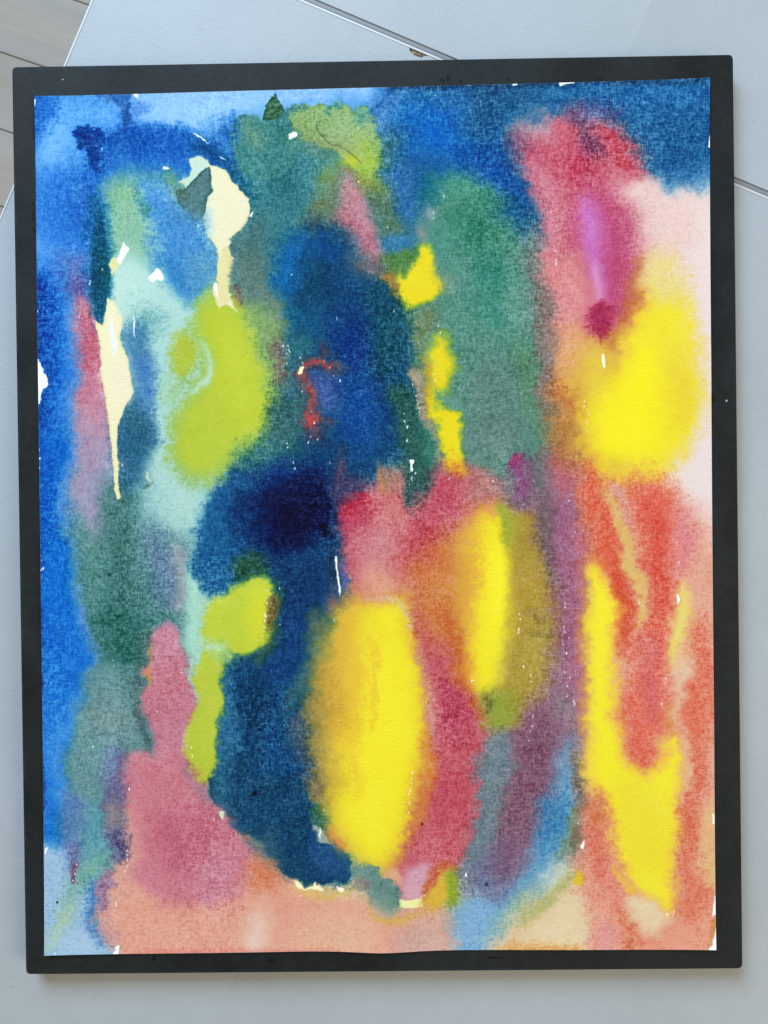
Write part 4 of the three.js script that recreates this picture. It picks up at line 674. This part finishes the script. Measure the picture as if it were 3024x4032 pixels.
function paintSheet() {
  const N = PW * PH, R = new Float32Array(N), G = new Float32Array(N), B = new Float32Array(N);
  const w0 = hexLinear('#f4f6f4').map(Math.log);
  R.fill(w0[0]); G.fill(w0[1]); B.fill(w0[2]);
  // wandering of the wet edges: one displacement field for all washes
  const WX = new Float32Array(N), WY = new Float32Array(N);
  const n = [1, 2, 3, 4, 5, 6, 7, 8].map((k) => noiseGrid(500 + k));
  for (let y = 0; y < PH; y++) for (let x = 0; x < PW; x++) {
    const i = y * PW + x;
    WX[i] = 1.3 * sample(n[0], x / 46, y / 46) + 0.9 * sample(n[1], x / 19, y / 15) + 0.7 * sample(n[2], x / 8, y / 6.5) + 0.35 * sample(n[6], x / 4, y / 3);
    WY[i] = 1.3 * sample(n[3], x / 46, y / 46) + 0.9 * sample(n[4], x / 15, y / 19) + 0.7 * sample(n[5], x / 6.5, y / 8) + 0.35 * sample(n[7], x / 3, y / 4);
  }
  const bleed = WASHES.filter((w) => w[3] >= 6).map(([n, c, a, sf, rg, f, t]) => [n, c, a * 0.8, sf * 3 + 26, rg, f, t]);   // the wet ground that every wash first ran out into
  // weave of the paper: -1 thread hollow, +1 thread crown
  const q = [11, 12, 13, 14, 15, 16].map((k) => noiseGrid(600 + k));
  const WV = new Float32Array(N);
  for (let y = 0; y < PH; y++) for (let x = 0; x < PW; x++) {
    const across = sample(q[0], x / 6.5, y / 2.2), down = sample(q[1], x / 2.2, y / 6.5);
    WV[y * PW + x] = Math.max(across, down) * 0.75 + Math.min(across, down) * 0.35 + 0.25 * sample(q[2], x / 1.6, y / 1.6);
  }
  for (const [, color, alpha, s0, r0, flags, text] of [...bleed, ...WASHES]) {
    const soft = s0 >= 8 && s0 < 44 ? s0 * 2.2 : s0 >= 5 && s0 < 8 ? s0 * 1.5 : s0, rag = r0 * 0.85;
    let P = text.split(', ').map((s) => s.split(' ').map(Number));
    for (let k = 0; k < (soft > 2.5 ? 2 : 1); k++) {            // round the outline off
      const Q = [];
      for (let i = 0; i < P.length; i++) { const a = P[i], b = P[(i + 1) % P.length], f = soft > 2.5 ? 0.25 : 0.08; Q.push([a[0] + (b[0] - a[0]) * f, a[1] + (b[1] - a[1]) * f], [a[0] + (b[0] - a[0]) * (1 - f), a[1] + (b[1] - a[1]) * (1 - f)]); }
      P = Q;
    }
    const m = P.length, X = new Float64Array(m), Y = new Float64Array(m), DX = new Float64Array(m), DY = new Float64Array(m), L = new Float64Array(m);
    let x0 = 1e9, y0 = 1e9, x1 = -1e9, y1 = -1e9;
    for (let i = 0; i < m; i++) {
      const a = P[i], b = P[(i + 1) % m]; X[i] = a[0]; Y[i] = a[1]; DX[i] = b[0] - a[0]; DY[i] = b[1] - a[1]; L[i] = DX[i] ** 2 + DY[i] ** 2 || 1e-9;
      x0 = Math.min(x0, a[0]); x1 = Math.max(x1, a[0]); y0 = Math.min(y0, a[1]); y1 = Math.max(y1, a[1]);
    }
    const depth = (px, py) => {
      let best = 1e12, odd = false;
      for (let i = 0; i < m; i++) {
        const ax = px - X[i], ay = py - Y[i];
        let t = (ax * DX[i] + ay * DY[i]) / L[i]; t = t < 0 ? 0 : t > 1 ? 1 : t;
        const ex = ax - t * DX[i], ey = ay - t * DY[i], d = ex * ex + ey * ey;
        if (d < best) best = d;
        const yb = Y[i] + DY[i];
        if ((Y[i] > py) !== (yb > py) && px < X[i] + (DX[i] * (py - Y[i])) / DY[i]) odd = !odd;
      }
      return odd ? Math.sqrt(best) : -Math.sqrt(best);
    };
    const c = hexLinear(color).map((v) => Math.log(Math.max(v, 0.0025)));
    const pad = soft * 1.5 + rag * 3 + 3, rim = flags.includes('e');
    x0 = Math.max(0, Math.floor(x0 - pad)); y0 = Math.max(0, Math.floor(y0 - pad)); x1 = Math.min(PW - 1, Math.ceil(x1 + pad)); y1 = Math.min(PH - 1, Math.ceil(y1 + pad));
    const S = 10;
    for (let by = y0; by <= y1; by += S) for (let bx = x0; bx <= x1; bx += S) {
      const dc = depth(bx + S / 2, by + S / 2), safe = pad + S * 0.75 + (rim ? 10 : 0);
      if (dc < -safe) continue;
      const full = dc > safe;
      for (let y = by; y < Math.min(by + S, y1 + 1); y++) for (let x = bx; x < Math.min(bx + S, x1 + 1); x++) {
        const i = y * PW + x;
        let a = alpha, k = 0;
        if (!full) {
          let d = depth(x + rag * WX[i], y + rag * WY[i]);
          if (soft > 5) d -= soft * (soft < 40 ? 0.34 : 0.15) * WV[i];               // wet pigment settles in the hollows first
          a = alpha * smooth(-soft, soft, d);
          if (a <= 0) continue;
          if (rim) k = 0.4 * Math.exp(-((d / 4) ** 2));
        }
        R[i] += (c[0] - R[i]) * a + c[0] * k * a; G[i] += (c[1] - G[i]) * a + c[1] * k * a; B[i] += (c[2] - B[i]) * a + c[2] * k * a;
      }
    }
  }
  // pigment settling in the weave of the paper, slow drifts of density, small dark specks
  const height = new Uint8Array(N * 4), data = new Uint8Array(N * 4);
  for (let y = 0; y < PH; y++) for (let x = 0; x < PW; x++) {
    const i = y * PW + x;
    const weave = WV[i];
    const drift = 0.55 * sample(q[3], x / 75, y / 95) + 0.35 * sample(q[4], x / 28, y / 36) + 0.25 * sample(q[5], x / 11, y / 13);
    const lum = Math.exp(0.3 * R[i] + 0.6 * G[i] + 0.1 * B[i]);
    const yellow = clamp((G[i] - B[i] - 0.9) / 1.5, 0, 1);
    const cover = clamp((0.78 - lum) * 2.2, 0, 1);
    const settle = 1 + 0.5 * sample(q[4], x / 120 + 3, y / 150);
    const grain = (0.06 + 0.35 * cover * settle) * (1 - 0.65 * yellow);
    let k = 1 + 0.12 * cover * (1 - yellow) - grain * (weave > 0 ? (0.6 + 0.5 * clamp(1 - lum * 3, 0, 1)) * weave : weave) - 0.12 * drift * cover;
    if (sample(q[2], x / 2.3 + 40, y / 2.3 + 7) > 0.86 && cover > 0.3) k += 0.3 * cover * (1 - 0.5 * yellow);
    const hgt = clamp(128 + 70 * weave + 16 * sample(q[5], x / 6, y / 6), 0, 255), o = ((PH - 1 - y) * PW + x) * 4;
    height[o] = height[o + 1] = height[o + 2] = hgt; height[o + 3] = 255;
    const lift = -0.02 * 0;
    const mean = 0.3 * R[i] + 0.55 * G[i] + 0.15 * B[i], mud = 0.09 * (1 - 0.8 * yellow);
    const px = [R[i], G[i], B[i]].map((v) => v + (mean - v) * mud);
    for (let ch = 0; ch < 3; ch++) {
      const dens = -px[ch] + 0.02;
      const v = Math.exp(-dens * k + 0.02 + lift);
      data[o + ch] = clamp(Math.round(255 * toSRGB(clamp(v * PIGMENT[ch], 0.0012, 1))), 0, 255);
    }
    data[o + 3] = 255;
  }
  // bare flecks of paper where the brush skipped
  const r = rng(77);
  for (const line of FLECKS) for (const s of line.split(', ')) {
    const [fx, fy] = s.split(' ').map(Number), a = 0.8 + r() * 0.8, b = 1.2 + r() * 2.6, show = 0.55 + 0.45 * r(), lean = (r() - 0.5) * 0.6;
    for (let y = Math.max(0, fy - 8); y <= Math.min(PH - 1, fy + 8); y++) for (let x = Math.max(0, fx - 5); x <= Math.min(PW - 1, fx + 5); x++) {
      const dx = (x - fx - lean * (y - fy)) / a, dy = (y - fy) / b;
      const cover = smooth(1.25, 0.7, Math.hypot(dx, dy) + 0.4 * sample(q[4], x / 2.5, y / 2.5)) * show;
      const o = ((PH - 1 - y) * PW + x) * 4;
      for (let ch = 0; ch < 3; ch++) data[o + ch] = data[o + ch] * (1 - cover) + 240 * cover;
    }
  }
  return [texture(PW, PH, data, true), texture(PW, PH, height)];
}
const PIGMENT = [0.97, 0.94, 0.895];
{
  const [map, bumpMap] = paintSheet();
  const C = [[-0.17798, -0.22472], [0.17710, -0.22793], [0.17581, 0.23016], [-0.17939, 0.22995]];
  const nx = 60, ny = 76, pos = [], uv = [], idx = [], TH = 0.0004;
  const g = noiseGrid(901);
  const lift = (u, v) => {                                         // the damp sheet has cockled a little
    const foot = Math.exp(-(((u - 0.5) / 0.055) ** 2)) * smooth(0.9, 1, v) * 0.001;
    return 0.0002 + 0.0006 * (1 + sample(g, u * 3.2, v * 4)) + 0.0012 * (Math.abs(2 * u - 1) ** 8) * (Math.abs(2 * v - 1) ** 8) + foot;
  };
  const edgeDip = (u) => 0.0006 * Math.exp(-(((u - 0.51) / 0.045) ** 2)) - 0.0004 * Math.exp(-(((u - 0.4) / 0.09) ** 2)) - 0.0004 * Math.exp(-(((u - 0.64) / 0.1) ** 2));
  for (let layer = 0; layer < 2; layer++) for (let j = 0; j <= ny; j++) for (let i = 0; i <= nx; i++) {
    const u = i / nx, v = j / ny;
    const x = (C[0][0] * (1 - u) + C[1][0] * u) * (1 - v) + (C[3][0] * (1 - u) + C[2][0] * u) * v;
    let z = (C[0][1] * (1 - u) + C[1][1] * u) * (1 - v) + (C[3][1] * (1 - u) + C[2][1] * u) * v;
    z += edgeDip(u) * smooth(0.94, 1, v);
    pos.push(x, BT + lift(u, v) + (layer ? 0 : TH), z); uv.push(u, 1 - v);
  }
  const S = (nx + 1) * (ny + 1), id = (l, i, j) => l * S + j * (nx + 1) + i;
  for (let j = 0; j < ny; j++) for (let i = 0; i < nx; i++) {
    idx.push(id(0, i, j), id(0, i, j + 1), id(0, i + 1, j), id(0, i + 1, j), id(0, i, j + 1), id(0, i + 1, j + 1));
    idx.push(id(1, i, j), id(1, i + 1, j), id(1, i, j + 1), id(1, i + 1, j), id(1, i + 1, j + 1), id(1, i, j + 1));
  }
  const side = (a, b) => idx.push(id(0, ...a), id(0, ...b), id(1, ...a), id(0, ...b), id(1, ...b), id(1, ...a));
  for (let i = 0; i < nx; i++) { side([i + 1, 0], [i, 0]); side([i, ny], [i + 1, ny]); }
  for (let j = 0; j < ny; j++) { side([0, j], [0, j + 1]); side([nx, j + 1], [nx, j]); }
  const geo = new THREE.BufferGeometry();
  geo.setAttribute('position', new THREE.Float32BufferAttribute(pos, 3)); geo.setAttribute('uv', new THREE.Float32BufferAttribute(uv, 2)); geo.setIndex(idx); geo.computeVertexNormals();
  const sheet = part('watercolour_painting', geo, new THREE.MeshPhysicalMaterial({ map, bumpMap, bumpScale: 0.00025, roughness: 0.9, specularIntensity: 0.22 }));
  sheet.userData = { label: 'abstract watercolour sheet of blue, green, yellow and red washes on the black board', category: 'painting' };
}

// ---------------------------------------------------------------- the hair on the wet paint
{
  const pts = [[-23.0, -209.6], [-25.2, -209.5], [-27.3, -209.1], [-29.0, -207.6], [-28.8, -204.6], [-27.4, -202.6], [-25.6, -200.9], [-23.2, -197.6], [-20.6, -196.4], [-17.8, -196.1], [-13.0, -193.2], [-8.8, -189.7], [-5.9, -186.8]];
  const hash = [0.1, 0.25, 0.1, 0.3, 0.15, 0.05, 0.1, 0.2, 0.1, 0.1, 0.2, 0.1, 0.3];
  const curve = new THREE.CatmullRomCurve3(pts.map(([x, z], i) => new THREE.Vector3(x / 1000, BT + 0.00178 + hash[i] * 0.0008, z / 1000)));
  const hair = part('hair', new THREE.TubeGeometry(curve, 90, 0.00011, 6), new THREE.MeshStandardMaterial({ color: 0x2a2216, roughness: 0.5 }));
  hair.userData = { label: 'single dark curved hair stuck on the green top of the painting', category: 'hair' };
}

renderer.render(scene, camera);
